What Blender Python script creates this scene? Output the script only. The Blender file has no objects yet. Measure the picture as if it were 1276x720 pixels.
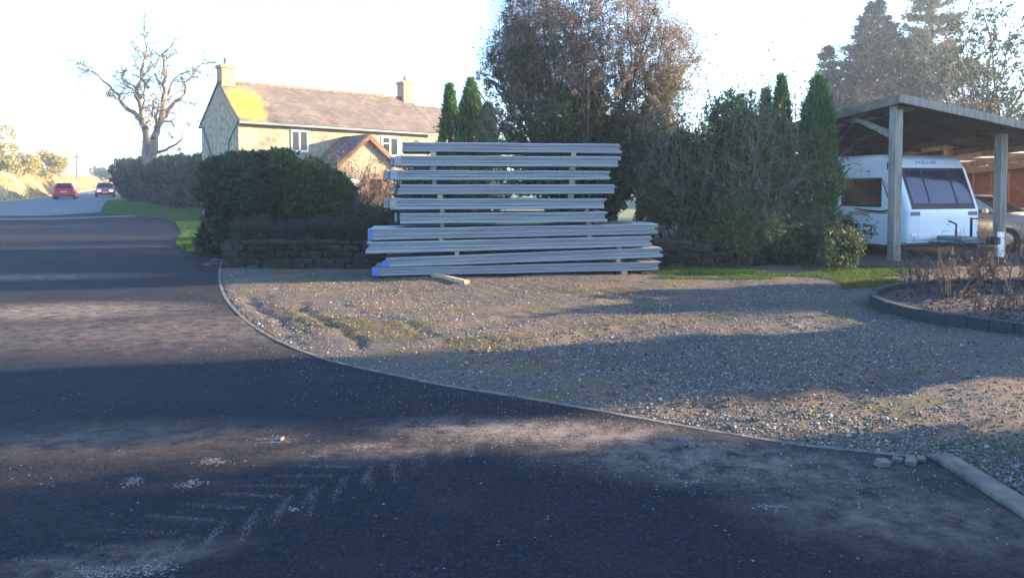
import bpy, bmesh, math, random
import numpy as np
from mathutils import Vector, Matrix, Euler
R = math.radians
sc = bpy.context.scene
# ------------------------------------------------------------------ camera
CAMZ, PITCH, FPX, SHIFT = 1.6, R(2.0), 982.0, 91.0
cd = bpy.data.cameras.new('camera'); cam = bpy.data.objects.new('camera', cd)
sc.collection.objects.link(cam); sc.camera = cam
cam.location = (0, 0, CAMZ); cam.rotation_euler = (R(90) - PITCH, 0, 0)
cd.sensor_width = 36; cd.lens = 36 * FPX / 1276; cd.shift_y = -SHIFT / 1276
cd.clip_start = .05; cd.clip_end = 4000
# ------------------------------------------------------------------ sky and sun
SUN_AZ, SUN_EL = R(12), R(12)          # azimuth from +X towards +Y
w = bpy.data.worlds.new('World'); sc.world = w; w.use_nodes = True
nt = w.node_tree; bg = nt.nodes['Background']
sky = nt.nodes.new('ShaderNodeTexSky'); sky.sky_type = 'NISHITA'; sky.sun_disc = False
sky.sun_elevation = SUN_EL; sky.sun_rotation = R(90) - SUN_AZ
sky.air_density = 1.0; sky.dust_density = 1.2; sky.ozone_density = 4.6
nt.links.new(sky.outputs[0], bg.inputs[0]); bg.inputs[1].default_value = .15
sl = bpy.data.lights.new('sun', 'SUN'); so = bpy.data.objects.new('sun', sl); sc.collection.objects.link(so)
sl.energy = 5.0; sl.angle = R(.6); sl.color = (1, .76, .46)
sdir = Vector((math.cos(SUN_AZ) * math.cos(SUN_EL), math.sin(SUN_AZ) * math.cos(SUN_EL), math.sin(SUN_EL)))
so.rotation_euler = (-sdir).to_track_quat('-Z', 'Y').to_euler(); so.location = (40, 10, 30)
vs = sc.view_settings; vs.view_transform = 'Standard'; vs.look = 'None'; vs.exposure = 2.88; vs.gamma = 1
sc.render.engine = 'CYCLES'; sc.cycles.use_denoising = True
sc.cycles.max_bounces = 6; sc.cycles.transparent_max_bounces = 8
sc.cycles.caustics_reflective = False; sc.cycles.caustics_refractive = False

# ------------------------------------------------------------------ helpers
F_ = Vector((0, math.cos(PITCH), -math.sin(PITCH))); U_ = Vector((0, math.sin(PITCH), math.cos(PITCH)))
def ray(px, py):
    return F_ + Vector((1, 0, 0)) * ((px - 638) / FPX) + U_ * ((360 - py - SHIFT) / FPX)
def P(px, py, D):
    d = ray(px, py); return Vector((0, 0, CAMZ)) + d * (D / d.y)
SL = .012
def hz(x, y): return SL * max(0.0, y - 22)
def G(px, py, z=0.0):
    d = ray(px, py); t = (z - CAMZ) / d.z if d.z < 0 else 1e9
    if 0 < t * d.y < 22: return Vector((0, 0, CAMZ)) + d * t
    t = (CAMZ + SL * 22) / (SL * d.y - d.z); return Vector((0, 0, CAMZ)) + d * t

def thing(name, label, cat, loc=(0, 0, 0), rz=0, group=None):
    o = bpy.data.objects.new(name, None); sc.collection.objects.link(o)
    o.location = loc; o.rotation_euler = (0, 0, rz); o.empty_display_size = .2
    return tag(o, label, cat, group)
def tag(o, label=None, cat=None, group=None, kind=None):
    if label: o['label'] = label
    if cat: o['category'] = cat
    if group: o['group'] = group
    if kind: o['kind'] = kind
    return o
def root_loc(p):
    while p.parent: p = p.parent
    return np.array(p.location)
def link(name, me, mat, parent=None):
    o = bpy.data.objects.new(name, me); sc.collection.objects.link(o)
    if mat is not None and not me.materials: me.materials.append(mat)
    if parent is not None: o.parent = parent
    return o
def mk(name, V, F, mat, parent=None, smooth=False, world=False):
    """one mesh object; V (n,3), F (m,k) array or list of lists; world: V given in world coordinates under an unrotated root"""
    V = np.asarray(V, dtype=np.float32).reshape(-1, 3)
    if world and parent is not None: V = V - root_loc(parent).astype(np.float32)
    me = bpy.data.meshes.new(name)
    if isinstance(F, np.ndarray):
        m, k = F.shape
        me.vertices.add(len(V)); me.vertices.foreach_set('co', V.ravel())
        me.loops.add(m * k); me.loops.foreach_set('vertex_index', F.astype(np.int32).ravel())
        me.polygons.add(m); me.polygons.foreach_set('loop_start', np.arange(0, m * k, k, dtype=np.int32))
        if smooth: me.polygons.foreach_set('use_smooth', np.ones(m, dtype=bool))
        me.update(calc_edges=True)
    else:
        me.from_pydata([tuple(v) for v in V], [], F); me.update()
        if smooth:
            for p in me.polygons: p.use_smooth = True
    return link(name, me, mat, parent)
def bm_obj(name, bm, mat, parent=None, smooth=False):
    me = bpy.data.meshes.new(name); bm.normal_update(); bm.to_mesh(me); bm.free()
    if smooth:
        for p in me.polygons: p.use_smooth = True
    return link(name, me, mat, parent)
def box_bm(x0, x1, y0, y1, z0, z1, bev=0, seg=1, bm=None):
    b = bmesh.new()
    m = bmesh.ops.create_cube(b, size=1)
    for v in b.verts:
        v.co = Vector(((x0 + x1) / 2 + v.co.x * (x1 - x0), (y0 + y1) / 2 + v.co.y * (y1 - y0), (z0 + z1) / 2 + v.co.z * (z1 - z0)))
    if bev: bmesh.ops.bevel(b, geom=list(b.edges), offset=bev, segments=seg, affect='EDGES', profile=.5)
    if bm is not None:
        t = bpy.data.meshes.new('t'); b.to_mesh(t); b.free(); bm.from_mesh(t); bpy.data.meshes.remove(t); return bm
    return b
def box(name, x0, x1, y0, y1, z0, z1, mat, parent=None, bev=0, seg=1):
    return bm_obj(name, box_bm(x0, x1, y0, y1, z0, z1, bev, seg), mat, parent)
def prism_bm(pts, axis_from, axis_to, ax='y', bev=0, seg=2):
    """extrude polygon pts (a,b) along axis ax; for 'y': (x,z); for 'x': (y,z)"""
    b = bmesh.new(); lo = []; hi = []
    for (u, v) in pts:
        if ax == 'y': lo.append(b.verts.new((u, axis_from, v))); hi.append(b.verts.new((u, axis_to, v)))
        elif ax == 'x': lo.append(b.verts.new((axis_from, u, v))); hi.append(b.verts.new((axis_to, u, v)))
        else: lo.append(b.verts.new((u, v, axis_from))); hi.append(b.verts.new((u, v, axis_to)))
    n = len(pts); b.faces.new(lo); b.faces.new(hi[::-1])
    for i in range(n): b.faces.new((lo[i], hi[i], hi[(i + 1) % n], lo[(i + 1) % n]))
    bmesh.ops.recalc_face_normals(b, faces=b.faces)
    if bev: bmesh.ops.bevel(b, geom=list(b.edges), offset=bev, segments=seg, affect='EDGES', profile=.5)
    return b
def tubes(S, n=4):
    """S: (m,8) p0 p1 r0 r1 -> V,F"""
    S = np.asarray(S, dtype=np.float64); p0, p1, r0, r1 = S[:, 0:3], S[:, 3:6], S[:, 6], S[:, 7]
    d = p1 - p0; d /= np.maximum(np.linalg.norm(d, axis=1, keepdims=True), 1e-9)
    a = np.where(np.abs(d[:, 2:3]) < .9, np.array([[0, 0, 1.]]), np.array([[1., 0, 0]]))
    u = np.cross(d, a); u /= np.linalg.norm(u, axis=1, keepdims=True); v = np.cross(d, u)
    m = len(S); V = np.zeros((m, 2 * n, 3)); F = np.zeros((m, n, 4), dtype=np.int64)
    for i in range(n):
        t = 2 * math.pi * i / n; o = u * math.cos(t) + v * math.sin(t)
        V[:, i] = p0 + o * r0[:, None]; V[:, n + i] = p1 + o * r1[:, None]
        b = np.arange(m) * 2 * n; j = (i + 1) % n
        F[:, i, 0] = b + i; F[:, i, 1] = b + j; F[:, i, 2] = b + n + j; F[:, i, 3] = b + n + i
    return V.reshape(-1, 3), F.reshape(-1, 4)
def tube_path(pts, r, n=8, close=False):
    S = [(*pts[i], *pts[i + 1], r, r) for i in range(len(pts) - 1)]; return tubes(S, n)
def unit(a): return a / np.maximum(np.linalg.norm(a, axis=-1, keepdims=True), 1e-9)
def leaves(rng, C, D, length, width, jitter=.8, var=.45):
    """pointed leaves at C (n,3), main direction D (n,3)"""
    n = len(C); D = unit(D + rng.normal(0, jitter, (n, 3)))
    W = unit(np.cross(D, rng.normal(0, 1, (n, 3))))
    s = (1 + var * rng.uniform(-1, 1, (n, 1)))
    L = D * length * s; W = W * width * s * .5
    W = W * 1.2; V = np.stack([C - W, C + W, C + L], axis=1).reshape(-1, 3)      # one pointed triangle per leaf
    return V, np.arange(3 * n).reshape(n, 3)
def cat(parts):
    Vs, Fs, o = [], [], 0
    for V, F in parts: Vs.append(V); Fs.append(F + o); o += len(V)
    return np.concatenate(Vs), np.concatenate(Fs)
class N3:
    """cheap smooth 3-D noise from random sines"""
    def __init__(s, rng, freq, k=7):
        s.w = rng.normal(0, freq, (k, 3)); s.p = rng.uniform(0, 6.28, k); s.k = k
    def __call__(s, X): return np.sin(X @ s.w.T + s.p).sum(axis=1) / math.sqrt(s.k / 2) / 1.6
MINR = .0025
def grow(rng, p, d, L, r, nseg, wander, up, kids, depth, S, maxd, shrink=.6, ang=.8, start=.25, taper=.75):
    p = np.array(p, float); d = unit(np.array(d, float)); l = L / nseg
    for i in range(nseg):
        d = unit(d + rng.normal(0, wander, 3) + np.array([0, 0, up]))
        q = p + d * l; ra = r * (1 - taper * i / nseg); rb = r * (1 - taper * (i + 1) / nseg)
        S.append((*p, *q, ra, rb, depth))
        if depth < maxd and (i + 1) / nseg > start:
            k = kids[depth] / (nseg * (1 - start)); k = int(k) + (rng.random() < k - int(k))
            for _ in range(k):
                side = unit(np.cross(d, rng.normal(0, 1, 3))); nd = unit(d + side * ang * rng.uniform(.6, 1.5))
                t = rng.random(); pp = p + (q - p) * t
                grow(rng, pp, nd, L * shrink * rng.uniform(.6, 1.15) * (1.1 - .5 * i / nseg), max(rb * .62, MINR), max(2, nseg - 1), wander * 1.15, up, kids, depth + 1, S, maxd, shrink, ang, .15, taper)
        p = q

# ------------------------------------------------------------------ materials
MATS = {}
def nodes(name):
    m = bpy.data.materials.new(name); m.use_nodes = True; n = m.node_tree
    return m, n, n.nodes['Principled BSDF'], n.nodes.new, n.links.new
def ramp(n, cols):
    r = n.nodes.new('ShaderNodeValToRGB'); e = r.color_ramp.elements
    while len(e) < len(cols): e.new(.5)
    for x, (pos, c) in zip(e, cols): x.position = pos; x.color = (*c, 1)
    return r
def mat(name, c1, c2=None, scale=5, rough=.8, bump=0, bscale=40, metal=0, detail=4, stretch=None, spec=.3):
    """two-tone noise colour with fine bump"""
    m, n, b, new, ln = nodes(name); b.inputs['Roughness'].default_value = rough; b.inputs['Metallic'].default_value = metal
    b.inputs['Specular IOR Level'].default_value = spec
    tc = new('ShaderNodeTexCoord'); mp = new('ShaderNodeMapping'); ln(tc.outputs['Object'], mp.inputs[0])
    if stretch: mp.inputs['Scale'].default_value = stretch
    if c2 is None: b.inputs['Base Color'].default_value = (*c1, 1)
    else:
        t = new('ShaderNodeTexNoise'); t.inputs['Scale'].default_value = scale; t.inputs['Detail'].default_value = detail
        ln(mp.outputs[0], t.inputs['Vector']); r = ramp(n, [(.32, c1), (.68, c2)]); ln(t.outputs[0], r.inputs[0]); ln(r.outputs[0], b.inputs['Base Color'])
    if bump:
        t2 = new('ShaderNodeTexNoise'); t2.inputs['Scale'].default_value = bscale; t2.inputs['Detail'].default_value = 5
        ln(mp.outputs[0], t2.inputs['Vector']); bp = new('ShaderNodeBump'); bp.inputs['Strength'].default_value = bump; bp.inputs['Distance'].default_value = .02
        ln(t2.outputs[0], bp.inputs['Height']); ln(bp.outputs[0], b.inputs['Normal'])
    MATS[name] = m; return m
def leafmat(name, cols, trans=.3, rough=.6):
    """per-leaf colour, partly translucent"""
    m, n, b, new, ln = nodes(name); g = new('ShaderNodeNewGeometry')
    r = ramp(n, [(i / max(1, len(cols) - 1), c) for i, c in enumerate(cols)]); ln(g.outputs['Random Per Island'], r.inputs[0])
    b.inputs['Roughness'].default_value = rough; b.inputs['Specular IOR Level'].default_value = .12; ln(r.outputs[0], b.inputs['Base Color'])
    t = new('ShaderNodeBsdfTranslucent'); ln(r.outputs[0], t.inputs[0]); mx = new('ShaderNodeMixShader'); mx.inputs[0].default_value = trans
    ln(b.outputs[0], mx.inputs[1]); ln(t.outputs[0], mx.inputs[2]); ln(mx.outputs[0], n.nodes['Material Output'].inputs[0])
    return m
def glassmat(name, col=(.02, .025, .03), rough=.06):
    m, n, b, new, ln = nodes(name); b.inputs['Base Color'].default_value = (*col, 1); b.inputs['Roughness'].default_value = rough
    b.inputs['Specular IOR Level'].default_value = .3; return m

def asphalt_mat():
    m, n, b, new, ln = nodes('asphalt'); tc = new('ShaderNodeTexCoord'); co = tc.outputs['Object']
    def noise(s, d=5, rough=.6, vec=None):
        t = new('ShaderNodeTexNoise'); t.inputs['Scale'].default_value = s; t.inputs['Detail'].default_value = d; t.inputs['Roughness'].default_value = rough
        ln(vec or co, t.inputs['Vector']); return t.outputs[0]
    def math_(op, a, bb, clamp=False):
        k = new('ShaderNodeMath'); k.operation = op; k.use_clamp = clamp
        for i, x in enumerate((a, bb)):
            if isinstance(x, (int, float)): k.inputs[i].default_value = x
            else: ln(x, k.inputs[i])
        return k.outputs[0]
    def mixc(f, a, c):
        k = new('ShaderNodeMix'); k.data_type = 'RGBA'
        if isinstance(f, float): k.inputs[0].default_value = f
        else: ln(f, k.inputs[0])
        for i, x in ((6, a), (7, c)):
            if isinstance(x, tuple): k.inputs[i].default_value = (*x, 1)
            else: ln(x, k.inputs[i])
        return k.outputs[2]
    def rng_(v, a, c):
        k = new('ShaderNodeMapRange'); k.inputs[1].default_value = a; k.inputs[2].default_value = c; k.clamp = True; ln(v, k.inputs[0]); return k.outputs[0]
    base = mixc(rng_(noise(.6), .35, .65), (.0055, .007, .011), (.011, .0105, .0135))
    base = mixc(rng_(noise(180, 2), .45, .75), base, (.03, .027, .026))
    vg_ = new('ShaderNodeTexVoronoi'); vg_.inputs['Scale'].default_value = 75; ln(co, vg_.inputs['Vector'])
    base = mixc(math_('MULTIPLY', rng_(vg_.outputs['Color'], .55, 1.0), .75), base, (.034, .035, .042)); base = mixc(math_('MULTIPLY', rng_(vg_.outputs['Color'], .4, .0), .7), base, (.004, .004, .005))
    # dried mud film, thicker where vehicles leave the gravel
    def ellipse(cx, cy, rx, ry, rot):
        mp = new('ShaderNodeMapping'); mp.vector_type = 'TEXTURE'; mp.inputs['Location'].default_value = (cx, cy, 0)
        mp.inputs['Rotation'].default_value = (0, 0, rot); mp.inputs['Scale'].default_value = (rx, ry, 50); ln(co, mp.inputs[0])
        ln_ = new('ShaderNodeVectorMath'); ln_.operation = 'LENGTH'; ln(mp.outputs[0], ln_.inputs[0])
        return rng_(ln_.outputs['Value'], 1.0, .25)
    mud = None
    for (px, py, rx, ry, rot, k) in ((690, 538, 1.5, .36, -.12, 1.0), (900, 575, 1.5, .55, -.25, .7), (1120, 640, 1.0, .65, -.3, .5), (65, 388, 2.4, 1.1, .1, .95), (240, 410, 4.2, 1.7, .1, .5), (150, 545, 1.6, .5, .1, .35), (480, 560, .9, .3, .2, .35), (130, 700, .7, .2, .3, .5), (30, 345, 3, .8, .1, .7)):
        c = G(px, py); e = math_('MULTIPLY', ellipse(c.x, c.y, rx, ry, rot), k); mud = e if mud is None else math_('MAXIMUM', mud, e)
    mudn = math_('MULTIPLY', mud, rng_(noise(5.5, 10, .8), .38, .60))
    base = mixc(mudn, base, (.22, .165, .125))
    # faint overall dust
    base = mixc(math_('MULTIPLY', rng_(noise(1.7, 6), .5, .75), .35), base, (.042, .032, .028))
    # dark stains
    base = mixc(math_('MULTIPLY', rng_(noise(.9, 3), .62, .72), .5), base, (.009, .009, .01))
    # scattered pale chips
    v = new('ShaderNodeTexVoronoi'); v.inputs['Scale'].default_value = 16; ln(co, v.inputs['Vector'])
    sp = math_('MULTIPLY', math_('LESS_THAN', v.outputs['Distance'], .10), math_('GREATER_THAN', noise(2.2, 2), .57))
    base = mixc(math_('MULTIPLY', sp, .8), base, (.22, .21, .20))
    ln(base, b.inputs['Base Color']); b.inputs['Roughness'].default_value = .9; b.inputs['Specular IOR Level'].default_value = .1
    bp = new('ShaderNodeBump'); bp.inputs['Strength'].default_value = .55; bp.inputs['Distance'].default_value = .012
    ln(math_('ADD', noise(140, 3), math_('MULTIPLY', noise(8, 4), 1.5)), bp.inputs['Height']); ln(bp.outputs[0], b.inputs['Normal'])
    return m
def gravel_mat():
    m, n, b, new, ln = nodes('gravel_earth'); tc = new('ShaderNodeTexCoord'); co = tc.outputs['Object']
    def noise(s, d=6):
        t = new('ShaderNodeTexNoise'); t.inputs['Scale'].default_value = s; t.inputs['Detail'].default_value = d; ln(co, t.inputs['Vector']); return t.outputs[0]
    def mr(v, a, c):
        k = new('ShaderNodeMapRange'); k.inputs[1].default_value = a; k.inputs[2].default_value = c; ln(v, k.inputs[0]); return k.outputs[0]
    def mixc(f, a, c):
        k = new('ShaderNodeMix'); k.data_type = 'RGBA'; ln(f, k.inputs[0])
        for i, x in ((6, a), (7, c)):
            if isinstance(x, tuple): k.inputs[i].default_value = (*x, 1)
            else: ln(x, k.inputs[i])
        return k.outputs[2]
    c = mixc(mr(noise(60, 3), .4, .65), (.046, .036, .031), (.135, .115, .10))
    c = mixc(mr(noise(.9), .45, .62), c, (.115, .080, .055))
    c = mixc(mr(noise(1.3, 8), .56, .70), c, (.085, .078, .028))
    ln(c, b.inputs['Base Color']); b.inputs['Roughness'].default_value = .95; b.inputs['Specular IOR Level'].default_value = .15
    bp = new('ShaderNodeBump'); bp.inputs['Strength'].default_value = .9; bp.inputs['Distance'].default_value = .02
    ln(noise(70, 4), bp.inputs['Height']); ln(bp.outputs[0], b.inputs['Normal']); return m
M_ASPH = asphalt_mat(); M_GRAV = gravel_mat()
M_FIELD = mat('field_grass', (.06, .09, .025), (.13, .12, .05), .4, .95, .6, 6)
M_VERGE = mat('verge_turf', (.04, .10, .015), (.09, .15, .03), 1.2, .95, .6, 20)
M_DRY = mat('dry_grass', (.30, .21, .09), (.42, .31, .15), .7, .95, .8, 5)
M_SOIL = mat('soil', (.035, .026, .02), (.075, .055, .042), 6, .95, .9, 30)
M_MULCH = mat('mulch', (.03, .021, .018), (.09, .066, .056), 14, .95, 1.0, 45)
M_CONC = mat('concrete', (.22, .21, .19), (.36, .34, .31), 9, .9, .4, 60)
M_KERB = mat('kerb_concrete', (.06, .05, .04), (.16, .135, .105), 7, .9, .5, 50)
M_EDGE = mat('edging_block', (.022, .022, .025), (.055, .05, .048), 9, .85, .5, 40)
M_STONE = mat('limestone', (.018, .020, .014), (.06, .055, .042), 4, .95, .9, 25)
M_STONEP = mat('pale_stone', (.10, .09, .075), (.19, .17, .145), 30, .9, .5, 90)
M_HOUSE = mat('cottage_stone', (.20, .155, .10), (.37, .30, .205), 4.5, .95, 1.0, 7)
M_ROOF = None
M_WOODG = mat('weathered_timber', (.17, .15, .12), (.33, .29, .24), 3, .85, .35, 20, stretch=(6, 6, .7))
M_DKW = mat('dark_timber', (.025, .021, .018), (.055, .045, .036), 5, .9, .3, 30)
M_PINE = mat('fresh_timber', (.34, .22, .12), (.48, .33, .19), 4, .8, .25, 30, stretch=(1, 1, 5))
M_OLDW = mat('old_timber', (.14, .10, .075), (.25, .19, .14), 5, .85, .3, 30)
M_SHEET = mat('galvanised_sheet', (.19, .19, .20), (.27, .27, .275), 2.2, .5, .08, 60, metal=.15, stretch=(.35, 1, 9), spec=.4)
M_SHEET2 = mat('galvanised_lip', (.23, .23, .24), (.32, .32, .325), 2.2, .5, .05, 60, metal=.1, stretch=(.3, 1, 6), spec=.4)
M_BLUE = mat('blue_film', (.05, .11, .40), (.12, .20, .46), 6, .4)
M_WHITE = mat('white_gelcoat', (.74, .76, .78), (.80, .81, .82), 1.2, .3, spec=.5)
M_GREYPL = mat('grey_plastic', (.16, .17, .18), None, rough=.5)
M_BLACK = mat('black_trim', (.012, .012, .014), None, rough=.45)
M_RUB = mat('rubber', (.02, .02, .021), (.032, .032, .032), 12, .9)
M_STEEL = mat('steel', (.30, .31, .32), (.45, .45, .46), 8, .4, metal=.8)
M_UPVC = mat('white_upvc', (.80, .80, .79), None, rough=.4)
M_GLASS = glassmat('dark_glass', (.012, .014, .018))
M_GLASSB = glassmat('caravan_glass', (.03, .03, .05), .1)
M_CURT = mat('curtain', (.13, .095, .13), (.24, .18, .20), 3, .8, stretch=(9, 9, 1))
M_BRICK = mat('chimney_brick', (.30, .15, .09), (.46, .27, .17), 8, .9, .4, 20)
M_RED = mat('red_paint', (.52, .015, .02), None, rough=.3, spec=.5)
M_DKRED = mat('dark_red_paint', (.40, .015, .04), None, rough=.3, spec=.5)
M_CHAMP = mat('champagne_paint', (.33, .31, .29), None, rough=.32, metal=.3, spec=.5)
M_LAMPR = mat('rear_lamp', (.5, .02, .015), None, rough=.2)
M_YEL = mat('number_plate', (.75, .60, .08), None, rough=.5)
M_BARK = mat('bark', (.07, .055, .042), (.15, .125, .10), 7, .95, .8, 25, stretch=(3, 3, .6))
M_BARKP = mat('pale_bark', (.11, .09, .07), (.21, .17, .13), 5, .95, .6, 15, stretch=(3, 3, .6))
M_TWIG = mat('twig', (.07, .045, .033), (.13, .085, .06), 5, .9)
M_TWIGG = mat('grey_twig', (.12, .105, .09), (.22, .19, .16), 5, .9)
M_BROWNW = mat('brown_boards', (.14, .055, .035), (.24, .10, .06), 3, .8, .3, 20, stretch=(1, 1, 5))
M_RIDGE = mat('ridge_tile', (.10, .075, .06), (.18, .14, .11), 6, .9)
M_DOOR = mat('brown_door', (.20, .085, .045), (.30, .13, .07), 4, .6)
def roof_mat():
    m, n, b, new, ln = nodes('stone_tile_roof'); tc = new('ShaderNodeTexCoord'); co = tc.outputs['Object']
    br = new('ShaderNodeTexBrick'); br.inputs['Scale'].default_value = 1; br.inputs['Brick Width'].default_value = .32; br.inputs['Row Height'].default_value = .17
    br.inputs['Mortar Size'].default_value = .012; br.inputs['Color1'].default_value = (.075, .062, .056, 1); br.inputs['Color2'].default_value = (.115, .096, .084, 1); br.inputs['Mortar'].default_value = (.07, .055, .05, 1)
    uv = new('ShaderNodeUVMap'); ln(tc.outputs['UV'], br.inputs['Vector'])
    t = new('ShaderNodeTexNoise'); t.inputs['Scale'].default_value = 1.1; t.inputs['Detail'].default_value = 8; ln(co, t.inputs['Vector'])
    r = ramp(n, [(.35, (.75, .72, .72)), (.7, (1.25, 1.15, 1.02))]); ln(t.outputs[0], r.inputs[0])
    mx = new('ShaderNodeMix'); mx.data_type = 'RGBA'; mx.blend_type = 'MULTIPLY'; mx.inputs[0].default_value = 1; ln(br.outputs[0], mx.inputs[6]); ln(r.outputs[0], mx.inputs[7])
    # yellow lichen patch at the gable end: UV metres along the eave / up the slope
    mp = new('ShaderNodeMapping'); mp.vector_type = 'TEXTURE'; mp.inputs['Location'].default_value = (.75, 1.3, 0); mp.inputs['Rotation'].default_value = (0, 0, -.25); mp.inputs['Scale'].default_value = (.95, 1.35, 50); ln(tc.outputs['UV'], mp.inputs[0])
    le = new('ShaderNodeVectorMath'); le.operation = 'LENGTH'; ln(mp.outputs[0], le.inputs[0])
    t2 = new('ShaderNodeTexNoise'); t2.inputs['Scale'].default_value = 2.5; t2.inputs['Detail'].default_value = 6; ln(co, t2.inputs['Vector'])
    ad = new('ShaderNodeMath'); ad.operation = 'MULTIPLY_ADD'; ad.inputs[1].default_value = -1.1; ln(t2.outputs[0], ad.inputs[0]); ln(le.outputs['Value'], ad.inputs[2])
    mr = new('ShaderNodeMapRange'); mr.inputs[1].default_value = .6; mr.inputs[2].default_value = -.15; ln(ad.outputs[0], mr.inputs[0])
    m2 = new('ShaderNodeMix'); m2.data_type = 'RGBA'; ln(mr.outputs[0], m2.inputs[0]); ln(mx.outputs[2], m2.inputs[6]); m2.inputs[7].default_value = (.42, .29, .02, 1)
    ln(m2.outputs[2], b.inputs['Base Color']); b.inputs['Roughness'].default_value = .9
    bp = new('ShaderNodeBump'); bp.inputs['Strength'].default_value = .7; bp.inputs['Distance'].default_value = .03; ln(br.outputs['Fac'], bp.inputs['Height']); bp.invert = True
    ln(bp.outputs[0], b.inputs['Normal']); return m
M_ROOF = roof_mat()
L_HEDGE = leafmat('hedge_leaf', [(.010, .030, .018), (.02, .046, .026), (.03, .062, .034), (.05, .08, .045), (.018, .035, .014)], .2)
L_DARK = leafmat('dark_leaf', [(0.019, 0.035, 0.016), (0.041, 0.068, 0.027), (0.061, 0.081, 0.038), (0.081, 0.081, 0.041)], .25)
L_RUST = leafmat('russet_leaf', [(.13, .09, .08), (.21, .145, .115), (.17, .14, .11), (.11, .11, .08)], .35)
L_MIX = leafmat('shrub_leaf', [(0.027, 0.061, 0.02), (0.061, 0.108, 0.027), (0.108, 0.149, 0.041), (0.068, 0.068, 0.041)], .3)
L_YEL = leafmat('lime_leaf', [(.10, .15, .03), (.16, .20, .04), (.09, .12, .03)], .35)
L_THUJA = leafmat('thuja_leaf', [(0.022, 0.068, 0.027), (0.045, 0.112, 0.038), (0.075, 0.165, 0.045), (0.105, 0.21, 0.053)], .25)
L_SPRUCE = leafmat('spruce_leaf', [(.004, .017, .018), (.007, .025, .024), (.011, .032, .028)], .02)
L_PINE = leafmat('pine_leaf', [(0.068, 0.081, 0.041), (0.149, 0.115, 0.068), (0.108, 0.101, 0.054)], .25)
L_BEECH = leafmat('beech_leaf', [(.10, .068, .045), (.17, .12, .075), (.09, .07, .05)], .35)
L_GOLD = leafmat('gold_leaf', [(.26, .22, .06), (.36, .30, .10), (.20, .20, .05), (.30, .21, .09)], .4)
L_LAV = leafmat('lavender_leaf', [(.025, .03, .026), (.045, .05, .045), (.03, .035, .02), (.05, .04, .035)], .2)
L_GRASS = leafmat('grass_blade', [(.035, .075, .014), (.05, .105, .02), (.075, .10, .025)], .3)
L_MOSS = leafmat('moss_blade', [(.09, .085, .02), (.13, .12, .025), (.06, .075, .02)], .3)
L_STRAW = leafmat('straw_blade', [(.30, .21, .09), (.42, .31, .15), (.24, .20, .09)], .3)
L_STONE = leafmat('gravel_stone', [(.035, .03, .025), (.10, .09, .075), (.065, .053, .04), (.34, .31, .27), (.13, .115, .10), (.08, .07, .06), (.24, .21, .18)], 0, .85)
rng = np.random.default_rng(7); random.seed(7)
def in_poly(X, Y, poly):
    ins = np.zeros(len(X), dtype=bool); n = len(poly)
    for i in range(n):
        x0, y0 = poly[i]; x1, y1 = poly[(i + 1) % n]
        if y0 == y1: continue
        c = ((y0 > Y) != (y1 > Y)) & (X < (x1 - x0) * (Y - y0) / (y1 - y0) + x0); ins ^= c
    return ins
def resample(pts, step):
    pts = [Vector(p) for p in pts]; out = [pts[0].copy()]; acc = 0
    for a, b in zip(pts, pts[1:]):
        L = (b - a).length; t = step - acc
        while t < L: out.append(a + (b - a) * (t / L)); t += step
        acc = (acc + L) % step if L else acc
        acc = L - (t - step)
    return out
def smooth_path(pts, it=3):
    pts = [Vector(p) for p in pts]
    for _ in range(it):
        q = [pts[0]]
        for a, b in zip(pts, pts[1:]): q += [a * .75 + b * .25, a * .25 + b * .75]
        pts = q + [pts[-1]]
    return pts
def sheet(name, poly, mat, dz=0.0, kind='structure', parent=None):
    b = bmesh.new(); vs_ = [b.verts.new((p[0], p[1], hz(p[0], p[1]) + dz)) for p in poly]
    es = [b.edges.new((vs_[i], vs_[(i + 1) % len(vs_)])) for i in range(len(vs_))]
    bmesh.ops.triangle_fill(b, use_beauty=True, use_dissolve=False, edges=es)
    for f in b.faces:
        f.normal_update()
        if f.normal.z < 0: f.normal_flip()
    o = bm_obj(name, b, mat, parent); tag(o, kind=kind); return o
# ------------------------------------------------------------------ ground, road, verge, yard
gv, gf = [], []
for k, y in enumerate((-40, 22, 400, 700)):
    for x in (-700, 700): gv.append((x, y, (SL * (y - 22) if y > 22 else 0) - .09))
for k in range(3): gf.append((2 * k, 2 * k + 1, 2 * k + 3, 2 * k + 2))
tag(mk('ground', gv, gf, M_FIELD), kind='structure')
KERB_PX = [(277, 322), (272, 345), (279, 370), (300, 395), (340, 423), (395, 445), (440, 457), (520, 474), (600, 488), (700, 503), (800, 521), (900, 539), (1000, 555), (1090, 566), (1158, 570)]
kerb = [Vector((p.x, p.y, 0)) for p in smooth_path([G(*q) for q in KERB_PX], 2)]
KX = kerb[-1].x
verge_edge = [G(224, 313), G(219, 303), G(226, 290), G(217, 275), G(200, 271), G(170, 269), G(125, 264), G(133, 250), G(143, 243)]
far_r = [Vector((-60, 122, 0)), Vector((-82, 175, 0)), Vector((-95, 260, 0))]
far_l = [Vector((-104, 260, 0)), Vector((-91, 178, 0)), Vector((-74, 143, 0)), Vector((-47, 80, 0)), Vector((-41, 63.6, 0)), Vector((-36, 48, 0)), Vector((-40, 22, 0))]
near_poly = [(KX, -12)] + [(p.x, p.y) for p in reversed(kerb)] + [(-6.9, 18.3), (verge_edge[0].x, verge_edge[0].y), (-9.2, 22), (-40, 22), (-40, -12)]
far_poly = [(-9.2, 22)] + [(p.x, p.y) for p in verge_edge[1:]] + [(p.x, p.y) for p in far_r] + [(p.x, p.y) for p in far_l]
far_poly = [p for p in far_poly if p[1] >= 22]
b = bmesh.new()
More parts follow.
